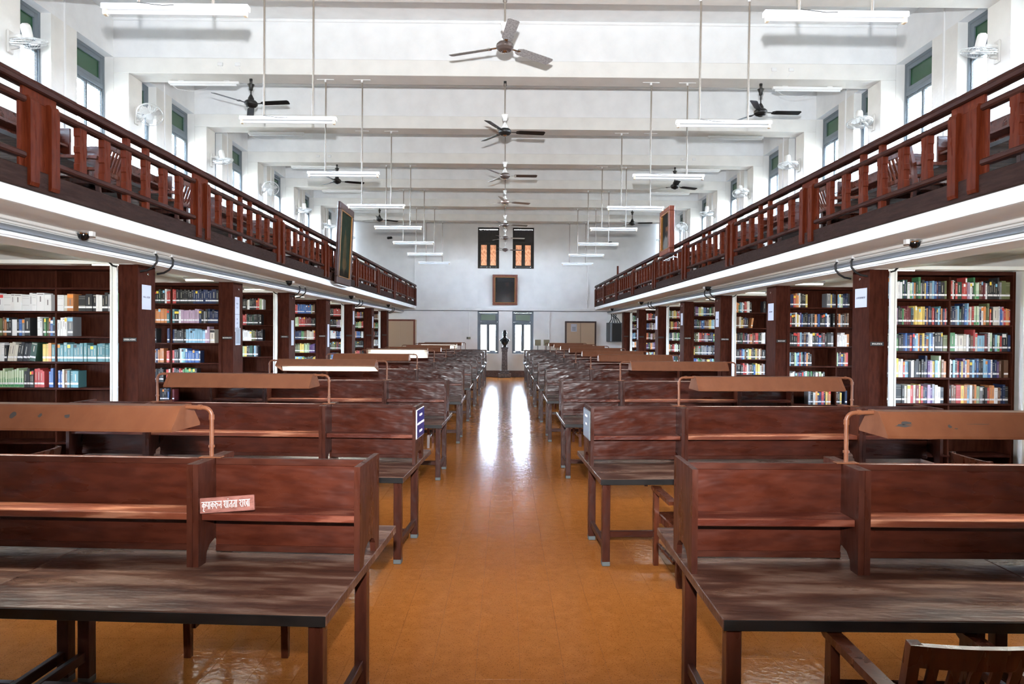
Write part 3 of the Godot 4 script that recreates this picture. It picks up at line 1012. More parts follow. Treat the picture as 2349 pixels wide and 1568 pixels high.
func make_ceiling_fan(at: Vector3, drop: float, az: float, blade_mat: Material, body_mat: Material, cups: Material, bell: bool, label: String, reach := 0.7):
	var t := thing("ceiling_fan", label, "fan", at, 0.0, "ceiling fans")
	var rod := MB.new()
	rod.tube([Vector3(0, 0, 0), Vector3(0, -drop + 0.1, 0)], 0.011, 8)
	part(t, "down_rod", rod.mesh(), M.rod if bell else body_mat)
	var hook := MB.new()
	hook.box(Vector3(0, -0.02, 0), Vector3(0.05, 0.04, 0.03), 0.005)
	hook.tube([Vector3(-0.02, -0.03, 0), Vector3(-0.022, -0.08, 0), Vector3(0, -0.1, 0), Vector3(0.022, -0.08, 0), Vector3(0.02, -0.03, 0)], 0.005, 6)
	part(t, "hook", hook.mesh(), body_mat)
	var y0 := -drop
	var cup := MB.new()
	var cy := y0 + 0.19 if bell else -0.2
	cup.lathe([Vector2(0.012, cy + 0.02), Vector2(0.06, cy + 0.1), Vector2(0.058, cy + 0.1), Vector2(0.035, cy + 0.04), Vector2(0.03, cy), Vector2(0.012, cy - 0.01)], 14)
	part(t, "canopy", cup.mesh(), cups)
	var lower := MB.new()
	lower.lathe([Vector2(0.055, y0 + 0.05), Vector2(0.05, y0 + 0.09), Vector2(0.025, y0 + 0.14), Vector2(0.012, y0 + 0.16)], 14)
	part(t, "lower_cup", lower.mesh(), cups)
	var mo := MB.new()
	mo.lathe([Vector2(0, y0 - 0.07), Vector2(0.05, y0 - 0.068), Vector2(0.085, y0 - 0.055), Vector2(0.112, y0 - 0.025), Vector2(0.115, y0), Vector2(0.11, y0 + 0.02), Vector2(0.085, y0 + 0.045), Vector2(0.05, y0 + 0.055), Vector2(0, y0 + 0.06)], 20)
	part(t, "motor", mo.mesh(), body_mat)
	var cap := MB.new()
	cap.lathe([Vector2(0, y0 - 0.085), Vector2(0.035, y0 - 0.08), Vector2(0.045, y0 - 0.068), Vector2(0, y0 - 0.066)], 14)
	part(t, "bottom_cap", cap.mesh(), M.chrome if bell else body_mat)
	for k in 3:
		var a := az + TAU * k / 3.0
		var bl := part(t, "blade", blade_mesh(0.2, reach, 0.125 if reach < 0.75 else 0.15), blade_mat, Vector3(0, y0 - 0.01, 0), Vector3(0, a, 0))
		var arm := MB.new()
		arm.box(Vector3(0.165, 0.0, 0), Vector3(0.13, 0.008, 0.04), 0.003)
		arm.box(Vector3(0.225, 0.0, 0), Vector3(0.05, 0.01, 0.075), 0.003)
		part(bl, "blade_arm", arm.mesh(), M.chrome if bell and body_mat != M.fan_black else body_mat)


var cage_mesh: ArrayMesh
func make_wall_fan(s: int, k: int):
	var at := V(s * PILASTER, 5.72, col_at(k) + COL * 0.5)
	var t := thing("wall_fan", "white oscillating wall fan on the %s pilaster of the %s gallery wall" % [ORD[k], SIDE[s]], "fan", at, 0.0, "wall fans")
	var br := MB.new()
	br.box(Vector3(-s * 0.015, -0.02, 0), Vector3(0.03, 0.3, 0.11), 0.012)
	part(t, "wall_bracket", br.mesh(), M.plastic)
	var arm := MB.new()
	arm.tube([Vector3(-s * 0.02, -0.1, 0), Vector3(-s * 0.1, -0.09, 0), Vector3(-s * 0.14, -0.03, 0), Vector3(-s * 0.22, 0.03, 0)], 0.024, 8)
	arm.box(Vector3(-s * 0.1, 0.05, 0), Vector3(0.16, 0.05, 0.07), 0.012)
	part(t, "arm", arm.mesh(), M.plastic)
	var facing: Array = [[-2.0, 0.1], [-0.8, 0.4], [-2.0, 0.0], [-0.7, 0.4], [-2.0, 0.0], [-1.95, 0.0], [-1.9, 0.0]] if s < 0 else [[-1.95, 0.0], [-1.4, -0.2], [-1.5, -0.2], [-1.2, -0.2], [-1.9, 0.0], [-0.6, -0.3], [-1.6, 0.0]]
	var B := Basis(Vector3.UP, facing[k][1] * 1.0) * Basis(Vector3.RIGHT, -facing[k][0]) 
	var head := Transform3D(B, Vector3(-s * 0.27, 0.03, 0.03))
	var mt := MB.new()
	mt.xf = head * Transform3D(Basis(Vector3.RIGHT, PI / 2), Vector3.ZERO)
	mt.lathe([Vector2(0, -0.17), Vector2(0.03, -0.168), Vector2(0.052, -0.15), Vector2(0.06, -0.12), Vector2(0.06, 0.0), Vector2(0.045, 0.02), Vector2(0, 0.02)], 16)
	part(t, "motor_housing", mt.mesh(), M.plastic)
	var cm := MB.new()
	cm.xf = Transform3D(Basis(Vector3.RIGHT, PI / 2), Vector3.ZERO)
	var ring := []
	for j in 25: ring.append(Vector3(cos(TAU * j / 24), 0, sin(TAU * j / 24)))
	for q in [[0.21, 0.06, 0.008], [0.205, 0.085, 0.003], [0.205, 0.035, 0.003], [0.13, 0.125, 0.002], [0.13, 0.012, 0.002], [0.06, 0.135, 0.004], [0.07, 0.0, 0.004]]:
		cm.tube(ring.map(func(v): return v * q[0] + Vector3.UP * q[1]), q[2], 5)
	for j in 30:
		var d := Vector3(cos(TAU * j / 30), 0, sin(TAU * j / 30))
		cm.tube([d * 0.05 + Vector3.UP * 0.135, d * 0.13 + Vector3.UP * 0.125, d * 0.195 + Vector3.UP * 0.095, d * 0.21 + Vector3.UP * 0.06, d * 0.195 + Vector3.UP * 0.025, d * 0.13 + Vector3.UP * 0.012, d * 0.06], 0.002, 4)
	cm.lathe([Vector2(0, 0.142), Vector2(0.05, 0.14), Vector2(0.056, 0.133), Vector2(0, 0.13)], 14)
	if cage_mesh == null: cage_mesh = cm.mesh()
	var cg := part(t, "cage", cage_mesh, M.wire)
	cg.transform = head
	var bl := MB.new()
	for j in 3:
		bl.xf = Transform3D(Basis(Vector3.BACK, TAU * j / 3.0 + 0.4), Vector3(0, 0, 0.06)) * Transform3D(Basis(Vector3.RIGHT, 0.5), Vector3.ZERO)
		bl.prism(PackedVector2Array([Vector2(0.02, -0.03), Vector2(0.1, -0.07), Vector2(0.17, -0.055), Vector2(0.18, 0.0), Vector2(0.16, 0.06), Vector2(0.09, 0.06), Vector2(0.02, 0.03)]), -0.0015, 0.0015)
	var wheel := part(t, "blade_wheel", bl.mesh(), M.fan_clear)
	wheel.transform = head


func make_tube_light(k: int, s: int):
	# origin at the middle of the channel, hung on two rods from the beam
	var d := col_at(k) + COL / 2
	var y := 4.72
	var t := thing("hanging_tube_light", "white fluorescent batten on two rods under the %s beam, %s side" % [ORD[k + 1], SIDE[s]], "light", V(s * 2.86, y, d), 0.0, "hanging tube lights")
	pbox(t, "channel", M.white_metal, Vector3(-0.63, -0.005, -0.035), Vector3(0.63, 0.045, 0.035), 0.006)
	var tb := MB.new()
	tb.tube([Vector3(-0.585, -0.03, 0.01), Vector3(0.585, -0.03, 0.01)], 0.0175, 10)
	part(t, "tube", tb.mesh(), M.tube)
	for e in [-1, 1]:
		pbox(t, "lamp_holder", M.cap_pale, Vector3(e * 0.585, -0.055, -0.018), Vector3(e * 0.615, 0.0, 0.03), 0.004)
		var r := MB.new()
		r.tube([Vector3(e * 0.32, 0.045, 0), Vector3(e * 0.32 + 0.008, BEAM_Y - y - 0.02, 0)], 0.0125, 8)
		part(t, "rod", r.mesh(), M.rod)
		var pl := MB.new()
		pl.box(Vector3(e * 0.32, BEAM_Y - y - 0.005, 0), Vector3(0.3, 0.01, 0.03), 0.003)
		pl.tube([Vector3(e * 0.32, BEAM_Y - y - 0.05, 0), Vector3(e * 0.32, BEAM_Y - y - 0.005, 0)], 0.02, 8)
		part(t, "mounting_plate", pl.mesh(), M.white_metal)
	var w := MB.new()
	w.tube([Vector3(-0.32, 0.05, 0.03), Vector3(-0.2, 0.03, 0.042), Vector3(-0.1, 0.02, 0.04), Vector3(0.0, 0.025, 0.038)], 0.003, 5)
	part(t, "wire", w.mesh(), M.cable)


func make_beam_light(k: int, s: int):
	var d := col_at(k) + COL - 0.1
	var x: float = s * 5.1 if k > 1 else s * 5.35
	var t := thing("beam_tube_light", "white tube fitting fixed under the %s beam near the %s wall" % [ORD[k], SIDE[s]], "light", V(x, BEAM_Y, d), 0.0, "beam tube lights")
	pbox(t, "channel", M.white_metal, Vector3(-0.62, -0.06, -0.03), Vector3(0.62, -0.012, 0.03), 0.006)
	var tb := MB.new()
	tb.tube([Vector3(-0.58, -0.08, 0.02), Vector3(0.58, -0.08, 0.02)], 0.0165, 10)
	part(t, "tube", tb.mesh(), M.tube)
	for e in [-0.4, 0.4]:
		pbox(t, "spacer", M.white_metal, Vector3(e - 0.05, -0.012, -0.02), Vector3(e + 0.05, 0, 0.02), 0.002)
	var w := MB.new()
	w.tube([Vector3(-0.6, -0.06, 0.03), Vector3(-0.45, -0.16, 0.03), Vector3(-0.2, -0.2, 0.03), Vector3(0.05, -0.15, 0.03), Vector3(0.12, -0.06, 0.03)], 0.003, 5)
	part(t, "wire", w.mesh(), M.white_metal)


func make_aisle_light(k: int, s: int):
	var d := col_at(k) + COL / 2 + BAY / 2
	var t := thing("aisle_tube_light", "lit fluorescent tube under the gallery in the %s aisle, %s bay" % [SIDE[s], ORD[k + 1]], "light", V(s * 5.75, 3.02, d), 0.0, "aisle tube lights")
	pbox(t, "channel", M.white_metal, Vector3(-0.62, -0.045, -0.03), Vector3(0.62, 0, 0.03), 0.006)
	var tb := MB.new()
	tb.tube([Vector3(-0.58, -0.063, 0.0), Vector3(0.58, -0.063, 0.0)], 0.0165, 10)
	part(t, "tube", tb.mesh(), M.tube_lit)
	var a := AreaLight3D.new()
	a.name = "tube_glow"
	a.area_size = Vector2(1.16, 0.06)
	a.light_energy = TUBE_LIGHT
	a.light_color = Color(1.0, 1.0, 0.93)
	a.area_range = 12.0
	a.shadow_enabled = true
	a.position = Vector3(0, -0.085, 0)
	a.rotation.x = -PI / 2
	t.add_child(a)


func make_overhead():
	var hubs := [5.71, 5.49, 5.42, 5.43, 5.30, 5.32, 5.27]
	var az := [-1.43, 0.09, 0.0, 0.35, 0.2, 0.12, 0.15]
	var bl := [M.fan_grey, M.fan_black, M.fan_brown, M.fan_bronze, M.fan_brown, M.fan_brown, M.fan_brown]
	var bd := [M.fan_brown, M.fan_black, M.fan_brown, M.fan_bronze, M.fan_brown, M.fan_brown, M.fan_brown]
	for k in 7:
		make_ceiling_fan(V(-0.03, BEAM_Y, col_at(k) + COL / 2), BEAM_Y - hubs[k], az[k], bl[k], bd[k], M.plastic, true, "three bladed ceiling fan on a long rod in the middle, %s from the camera" % ORD[k], 0.79 if k == 0 else 0.7)
	var n := 0
	for k in [1, 3, 5]:
		for s in [-1, 1]:
			make_ceiling_fan(V(s * 4.48, BEAM_Y, col_at(k) + COL / 2), 0.43 if s < 0 else 0.5, [-0.15, 2.1, 0.3, 2.5, 0.6, 1.9][n], M.fan_black, M.fan_black, M.fan_black, false, "black ceiling fan near the %s gallery, %s of three" % [SIDE[s], ["nearest", "middle", "farthest"][(k - 1) / 2]])
			n += 1
	for s in [-1, 1]:
		for k in 7:
			make_wall_fan(s, k)
		for k in [1, 3]:
			for e in 2:
				var j := thing("junction_box", "%s white junction box on the %s beam above the %s black fan" % [["outer", "inner"][e], ORD[k], SIDE[s]], "box", V(s * (4.92 - e * 0.3), 6.53, col_at(k)), 0.0, "beam junction boxes")
				pbox(j, "casing", M.white_metal, Vector3(-0.045, -0.03, 0), Vector3(0.045, 0.03, 0.03), 0.006)
				var jw := MB.new()
				jw.tube([Vector3(0, -0.03, 0.015), Vector3(-s * 0.05, -0.1, 0.02), Vector3(-s * 0.09, -0.155, 0.02)], 0.003, 5)
				part(j, "wire", jw.mesh(), M.white_metal)
		for k in range(-1, 7):
			make_tube_light(k, s)
		for k in range(1, 6):
			make_beam_light(k, s)
		for k in range(-1, 7):
			make_aisle_light(k, s)


# ---------------------------------------------------------------- bookcases and books
const SHELVES := [2.43, 2.09, 1.745, 1.40, 1.06, 0.72, 0.38, 0.08]
const SHELVES_L1 := [2.505, 2.20, 1.877, 1.546, 1.208, 0.87, 0.5, 0.08]

func make_bookcases():
	for s in [-1, 1]:
		for k in 7:
			var d := col_at(k) + 0.09
			var shelves: Array = SHELVES_L1 if s < 0 and k == 0 else SHELVES
			var t := thing("bookcase", "tall dark wooden bookcase behind the %s pillar on the %s" % [ORD[k], SIDE[s]], "bookcase", V(s * 4.96, 0, d), 0.0, "bookcases")
			var W := 1.72
			for x in [0.0, W - 0.035]:
				pbox(t, "side_panel", M.case_wood, Vector3(s * x, 0, 0), Vector3(s * (x + 0.035), 2.79, -0.34))
			pbox(t, "divider", M.case_wood, Vector3(s * (W / 2 - 0.012), 0.08, -0.012), Vector3(s * (W / 2 + 0.012), 2.72, -0.32))
			pbox(t, "back_panel", M.case_wood, Vector3(s * 0.035, 0.05, -0.32), Vector3(s * (W - 0.035), 2.76, -0.335), 0.0)
			pbox(t, "top_board", M.case_shelf, Vector3(s * 0.035, 2.74, 0.0), Vector3(s * (W - 0.035), 2.79, -0.34))
			for y in shelves:
				pbox(t, "shelf", M.case_shelf, Vector3(s * 0.035, y - 0.026, -0.006), Vector3(s * (W - 0.035), y, -0.32), 0.003)


const INK := {
	"k": Color(0.03, 0.03, 0.033), "w": Color(0.86, 0.86, 0.84), "c": Color(0.78, 0.72, 0.58), "r": Color(0.62, 0.05, 0.04), "m": Color(0.2, 0.03, 0.035),
	"b": Color(0.04, 0.14, 0.42), "n": Color(0.02, 0.035, 0.11), "u": Color(0.25, 0.55, 0.75), "t": Color(0.07, 0.25, 0.28), "g": Color(0.06, 0.28, 0.08),
	"d": Color(0.02, 0.08, 0.05), "l": Color(0.5, 0.68, 0.36), "v": Color(0.14, 0.16, 0.05), "y": Color(0.85, 0.6, 0.06), "o": Color(0.8, 0.28, 0.05),
	"s": Color(0.2, 0.09, 0.04), "p": Color(0.12, 0.05, 0.2), "i": Color(0.6, 0.4, 0.55), "e": Color(0.3, 0.31, 0.33)}
const INK_NAME := {"k": "black", "w": "white", "c": "cream", "r": "red", "m": "maroon", "b": "blue", "n": "navy", "u": "light blue", "t": "teal", "g": "green", "d": "dark green", "l": "pale green", "v": "olive", "y": "yellow", "o": "orange", "s": "brown", "p": "purple", "i": "lilac", "e": "grey"}
# one letter a book; a capital is a thick book, - is a gap, < leans, ' marks a taller one
const ROWS := {
	"R0": ["'uvwwwwwwdndwluod'gekybneubmnKvrwkrDrr'riwk'gllsmmwkkkkk'keVVl", "lkwenikkgmmmmtyyyyyynonkrnkutonrkknneudk'nb'urcrllwnwov'vrkCcwbiroor", "kreu'kgkknbnrbuuonynoubwkKeVGwcCcwks'rcUumkwlkulrKkn", "t'mkuuywwrUkwwkkkkk'npiyuw'lsowkukrnypwonunbkkuubwnnps-Ss", "skKKkccrcmyrknipecck-kssRyouwsolekkroowsnnk"],
	"L0": ["", "wWWwWWwwWWWcO-KKkwwkkeGD", "ckkvsokkWkbeK--wwkgvmbtwwwwE", "wwwwk<c<c<c<k<k<k<k<D-yyottttttttttttttttttttkm", "wllllllllllllkkkkrrrr-bbbbcsttT"],
	"L1": ["kkdkkwrrrrkkkkkkkkknnnnnnnnnNk", "oooooottKwiiiiiiiinkeknnnnnn", "k---nnkkkkkuuuuuuuui'iC-k", "wnooo-rrrkkkwutbbbbbBn", "kkkkk-rcrkkkrrggggggk", "--kkkkbm-------"],
	"R1": ["nnroowkkky-------Eynkuwlnnnk", "rkkwywpbkkknkekonbkkknwe-kkoeksksl", "kkkkrunsnwwkknbkmkKewwwwwoi", "ukklubrtknokk--------lnmbkorw", "wwwesspnrtwgkgkkwmllk", "------ekconnrnyoo-sky-nk"],
	"L2": ["kkkkcwkkkkkrrLw", "rrrkdkkdkkkkk------", "wwwwwwvvskkkk-----", "llyykkDkuek---", "-------"],
	"R2": ["weuoogtuwkrrcwkk------K", "coksscysnk-<o-----", "kYskkddmknisosmRdkcww", "lcsKmbusklyskdyscsK", "rykKkrrcesdbyycse"],
}

var loose_books := MB.new()
var n_books := 0

func fill_shelf(s: int, k: int, row: int, spec: String, y: float, d: float, single: bool, case_name: String):
	var xl := 5.0 if s > 0 else -6.64
	var xr := 6.64 if s > 0 else -5.0
	if k == 1 or k == 2:    # what shows between the pillars
		if s > 0: xr = [0.0, 6.06, 5.77][k]
		else: xl = [0.0, -6.12, -5.78][k]
	# natural widths, then stretched to the shelf
	var items := []
	var lean := false
	var tall := false
	var total := 0.0
	for ch in spec:
		if ch == "<": lean = true; continue
		if ch == "'": tall = true; continue
		var w := rng.randf_range(0.024, 0.038)
		if ch == "-": w = 0.05
		elif ch == ch.to_upper(): w = rng.randf_range(0.058, 0.075)
		items.append([ch, w, lean, tall])
		total += w
		lean = false; tall = false
	var room := xr - xl - 0.035
	var mid: float = s * 5.82
	var k_fit := room / total if total > room or total > room * 0.72 else 1.0
	k_fit = minf(k_fit, 1.5)
	var x := xl
	var order := 0
	var leaned := false
	for it in items:
		var w: float = it[1] * k_fit
		if it[0] == "-":
			x += w; continue
		order += 1
		if it[2] == false and leaned: x += 0.032
		leaned = it[2]
		if x < mid + 0.014 and x + w > mid - 0.014: x = mid + 0.014
		if x + w > xr: break
		var base: String = it[0].to_lower()
		var h := rng.randf_range(0.205, 0.25)
		if it[3]: h = 0.285
		var dep := rng.randf_range(0.15, 0.19)
		var set_back := rng.randf_range(0.02, 0.04)
		var colr: Color = INK[base]
		var j := rng.randf_range(0.65, 1.0) if base != "w" else rng.randf_range(0.88, 1.0)
		colr = colr.lerp(Color(1, 1, 1) * colr.get_luminance(), 0.18)
		colr = Color(clampf(colr.r * j, 0, 0.9), clampf(colr.g * j, 0, 0.9), clampf(colr.b * j, 0, 0.9))
		var tilt: float = -0.14 if it[2] else rng.randf_range(-0.003, 0.003)
		var b := loose_books
		if single: b = MB.new()
		var at := V(x + w / 2, y, d + set_back)
		var X := Transform3D(Basis(Vector3.BACK, tilt), at + Vector3(0, absf(sin(tilt)) * w * 0.5 + 0.0004, 0))
		b.xf = Transform3D.IDENTITY if single else X
		book_into(b, w - 0.0012, h, dep, colr, base, single)
		if not single:
			b.col = Color(0.82, 0.82, 0.82)
			if rng.randf() < 0.93:
				b.box(Vector3(0, 0.052, 0.0006), Vector3(w - 0.003, 0.024, 0.0012))
		else:
			var o := MeshInstance3D.new()
			o.name = numbered("book")
			o.mesh = b.mesh()
			o.material_override = M.book
			add_child(o)
			o.transform = X
			tag(o, "%s book, %s from left on the %s shelf of the %s" % [("thick " if w > 0.06 else "") + INK_NAME[base], ordinal(order), ORD[row].replace("front", "top"), case_name], "book", "books in the nearest bookcases")
			if not (base == "w" and s < 0 and row < 4):
				part(o, "spine_label", bm(Vector3(w - 0.003, 0.024, 0.0014), 0.0), M.label, Vector3(0, 0.052, 0.0008))
			n_books += 1
		x += w


func ordinal(n: int) -> String:
	var a := ["", "first", "second", "third", "fourth", "fifth", "sixth", "seventh", "eighth", "ninth", "tenth", "eleventh", "twelfth", "thirteenth", "fourteenth", "fifteenth", "sixteenth", "seventeenth", "eighteenth", "nineteenth"]
	if n < 20: return a[n]
	var t := ["", "", "twent", "thirt", "fort", "fift", "sixt", "sevent"]
	if n % 10 == 0: return t[n / 10] + "ieth"
	return t[n / 10] + "y-" + a[n % 10]


func book_into(b: MB, w: float, h: float, dep: float, colr: Color, base: String, detail: bool):
	b.col = colr
	b.box(Vector3(0, h / 2, -dep / 2), Vector3(w, h, dep), 0.0015 if detail else 0.0)
	# printed bands and a title strip on the spine
	var print_: Color = Color(0.5, 0.47, 0.38) if colr.get_luminance() < 0.25 else Color(0.2, 0.18, 0.18)
	var kind := rng.randi_range(0, 5)
	if base == "l" and detail: kind = 6
	if base == "t" and detail and w < 0.03: kind = 7
	var e := 0.0004
	match kind:
		0, 1:
			b.col = print_
			b.box(Vector3(0, h * 0.6, e / 2), Vector3(w * 0.16, h * 0.42, e))
		2:
			b.col = print_
			b.box(Vector3(0, h * 0.66, e / 2), Vector3(w * 0.15, h * 0.3, e))
			b.box(Vector3(0, h * 0.92, e / 2), Vector3(w * 0.8, h * 0.04, e))
		3:
			var ks := ["r", "o", "u", "y", "w", "k"]
			b.col = INK[ks[rng.randi_range(0, 5)]]
			b.box(Vector3(0, h * 0.86, e / 2), Vector3(w * 0.96, h * 0.18, e))
			b.col = print_
			b.box(Vector3(0, h * 0.52, e / 2), Vector3(w * 0.15, h * 0.32, e))
		4:
			b.col = print_
			for y in [0.35, 0.78, 0.9]:
				b.box(Vector3(0, h * y, e / 2), Vector3(w * 0.85, h * 0.012, e))
		6:
			b.col = Color(0.05, 0.25, 0.09)
			b.box(Vector3(0, h * 0.28, e / 2), Vector3(w * 0.94, h * 0.5, e))
			b.col = Color(0.75, 0.85, 0.65)
			b.box(Vector3(0, h * 0.55, e), Vector3(w * 0.5, h * 0.75, e))
			b.col = Color(0.8, 0.82, 0.8)
			b.box(Vector3(0, h * 0.95, e), Vector3(w * 0.45, h * 0.05, e))
		7:
			b.col = Color(0.03, 0.03, 0.04)
			b.box(Vector3(0, h * 0.3, e / 2), Vector3(w * 0.96, h * 0.55, e))
			b.box(Vector3(0, h * 0.78, e / 2), Vector3(w * 0.3, h * 0.3, e))


func make_books():
	rng.seed = 2024
	var letters := "kkkwwcrrmbnnutgdllvyyoosspiee"
	for s in [-1, 1]:
		for k in 7:
			var d := col_at(k) + 0.09
			var shelves: Array = SHELVES_L1 if s < 0 and k == 0 else SHELVES
			var key := ("L" if s < 0 else "R") + str(k)
			for row in 6:
				var spec := ""
				if ROWS.has(key):
					if row >= ROWS[key].size(): continue
					spec = ROWS[key][row]
				else:
					if row > 4: continue
					var left := 46
					while left > 0:
						var ch := letters[rng.randi_range(0, letters.length() - 1)]
						var run := rng.randi_range(1, 6) if s < 0 else rng.randi_range(1, 2)
						for q in mini(run, left): spec += ch
						left -= run
				if spec == "": continue
				var single: bool = k == 0 and (s < 0 or row < 4) and n_books + spec.length() < 330
				fill_shelf(s, k, row, spec, shelves[row], d, single, "%s front bookcase" % SIDE[s])
	var o := MeshInstance3D.new()
	o.name = "shelved_books"
	loose_books.xf = Transform3D.IDENTITY
	o.mesh = loose_books.mesh()
	o.material_override = M.book
	add_child(o)
	tag(o, "rows of mixed books filling the farther bookcases on both sides", "books", "", "stuff")


# ---------------------------------------------------------------- notices, plates, pictures
func make_notices():
	# painted wooden notice leaning on the shelf of the front left carrel
	var nb := thing("notice_board", "small brown wooden board with white lettering leaning on the front left carrel shelf", "sign", V(-1.424, 1.0125, 3.51), -0.058)
	var inner := 0.085
	var bd := part(nb, "board", bm(Vector3(0.285, 0.078, 0.014), 0.003), M.sign_board, Vector3(0, 0.053, 0), Vector3(-0.12, 0, inner))
	part(bd, "lettering", devanagari(), M.sign_white, Vector3(-0.13, 0.018, 0.0075))
	# blue notice on the end of the second left carrel and a grey one on the right
	for s in [-1, 1]:
		var o := V(ROW_X[s][1], 0, ROW_D[s][1])
		var B := Basis(Vector3.UP, ROW_A[s][1])
		var at: Vector3 = o + B * Vector3(-s * -0.004, 1.105, -0.75)
		var t := thing("carrel_notice", "blue notice with white lettering on the end of the second left carrel" if s < 0 else "grey printed notice on the end of the second right carrel", "sign", at, ROW_A[s][1])
		t.position += B * Vector3(-s * 0.005, 0, 0)
		part(t, "plate", bm(Vector3(0.008, 0.27, 0.37), 0.002), M.sign_white if s < 0 else M.foot)
		part(t, "printed_face", bm(Vector3(0.003, 0.255, 0.355), 0.0), M.blue_sign if s < 0 else M.conduit_grey, Vector3(-s * 0.005, 0, 0))
		var lines := ["RESERVED", "FOR VISUALLY CHALLENGED", "STUDENTS"] if s < 0 else ["READING", "ROOM"]
		for k in lines.size():
			text(t, "lettering", lines[k], 0.021, M.letter, Vector3(-s * 0.007, 0.075 - k * 0.075, 0), Vector3(0, -s * PI / 2, 0), false, 0.33)
	# name plates on the pillars
	var words := {-1: ["GENERAL SCIENCE", "MATHEMATICS", "PHYSICS", "CHEMISTRY", "BIOLOGY", "MEDICINE", "LAW"], 1: ["POLITICS", "HISTORY", "GENERAL STUDIES", "GENERAL STUDIES", "ECONOMICS", "EDUCATION", "SOCIOLOGY"]}
	for s in [-1, 1]:
		for k in 7:
			var d := col_at(k)
			var t := thing("name_plate", "black plate with pale lettering on the %s pillar, %s side" % [ORD[k], SIDE[s]], "sign", V(s * 4.795, 1.838, d - 0.016), 0.0, "pillar name plates")
			part(t, "plate", bm(Vector3(0.17, 0.05, 0.006), 0.001), M.black, Vector3(0, 0, 0.012))
			if k < 4:
				text(t, "lettering", words[s][k], 0.02, M.letter, Vector3(0, 0, 0.0155), Vector3.ZERO, true, 0.15)
	var papers := [[-1, 0, 0.09, 2.55, 0.23, 0.32, "VI G. A X B"], [1, 0, 0.06, 2.567, 0.30, 0.25, "GOVERNMENT"], [-1, 1, 0.08, 2.55, 0.2, 0.3, "CS, E\nE, G"], [-1, 1, 0.08, 2.245, 0.2, 0.3, "H, I\nJ, K\nL"], [1, 1, 0.1, 2.5, 0.25, 0.3, "HISTORY"], [1, 2, 0.12, 2.45, 0.24, 0.34, "GENERAL"], [-1, 2, 0.15, 2.2, 0.18, 0.55, ""], [-1, 3, 0.15, 2.15, 0.18, 0.6, ""], [-1, 4, 0.12, 2.6, 0.18, 0.42, ""], [-1, 5, 0.12, 2.5, 0.18, 0.4, ""], [1, 3, 0.14, 2.5, 0.2, 0.32, ""], [1, 4, 0.12, 2.5, 0.26, 0.42, ""], [1, 5, 0.12, 2.5, 0.2, 0.36, ""], [1, 5, 0.12, 2.1, 0.2, 0.36, ""]]
	var which := {}
	for q in papers:
		var key := "%d %d" % [q[0], q[1]]
		which[key] = which.get(key, 0) + 1
		var t := thing("paper_notice", "white paper notice, %s on the %s pillar, %s side" % ["upper" if which[key] == 1 else "lower", ORD[q[1]], SIDE[q[0]]], "notice", V(q[0] * (PILLAR - 0.002), q[3] - q[5] / 2, col_at(q[1]) + q[2] + q[4] / 2), 0.0, "pillar notices")
		part(t, "sheet", bm(Vector3(0.002, q[5], q[4]), 0.0), M.paper)
		if q[6] != "":
			var rows: PackedStringArray = q[6].split("\n")
			for k in rows.size():
				text(t, "lettering", rows[k], 0.022, M.ink, Vector3(-q[0] * 0.0012, (rows.size() / 2.0 - 0.5 - k) * 0.07, 0), Vector3(0, -q[0] * PI / 2, 0), true, q[4] * 0.8)
	var pst := thing("small_poster", "small grey poster low on the second left pillar", "poster", V(-PILLAR + 0.002, 1.86, col_at(1) + 0.21))
	part(pst, "sheet", bm(Vector3(0.002, 0.3, 0.22), 0.0), M.paper)
	part(pst, "printed_face", bm(Vector3(0.001, 0.25, 0.17), 0.0), M.conduit_grey, Vector3(0.0015, 0, 0))


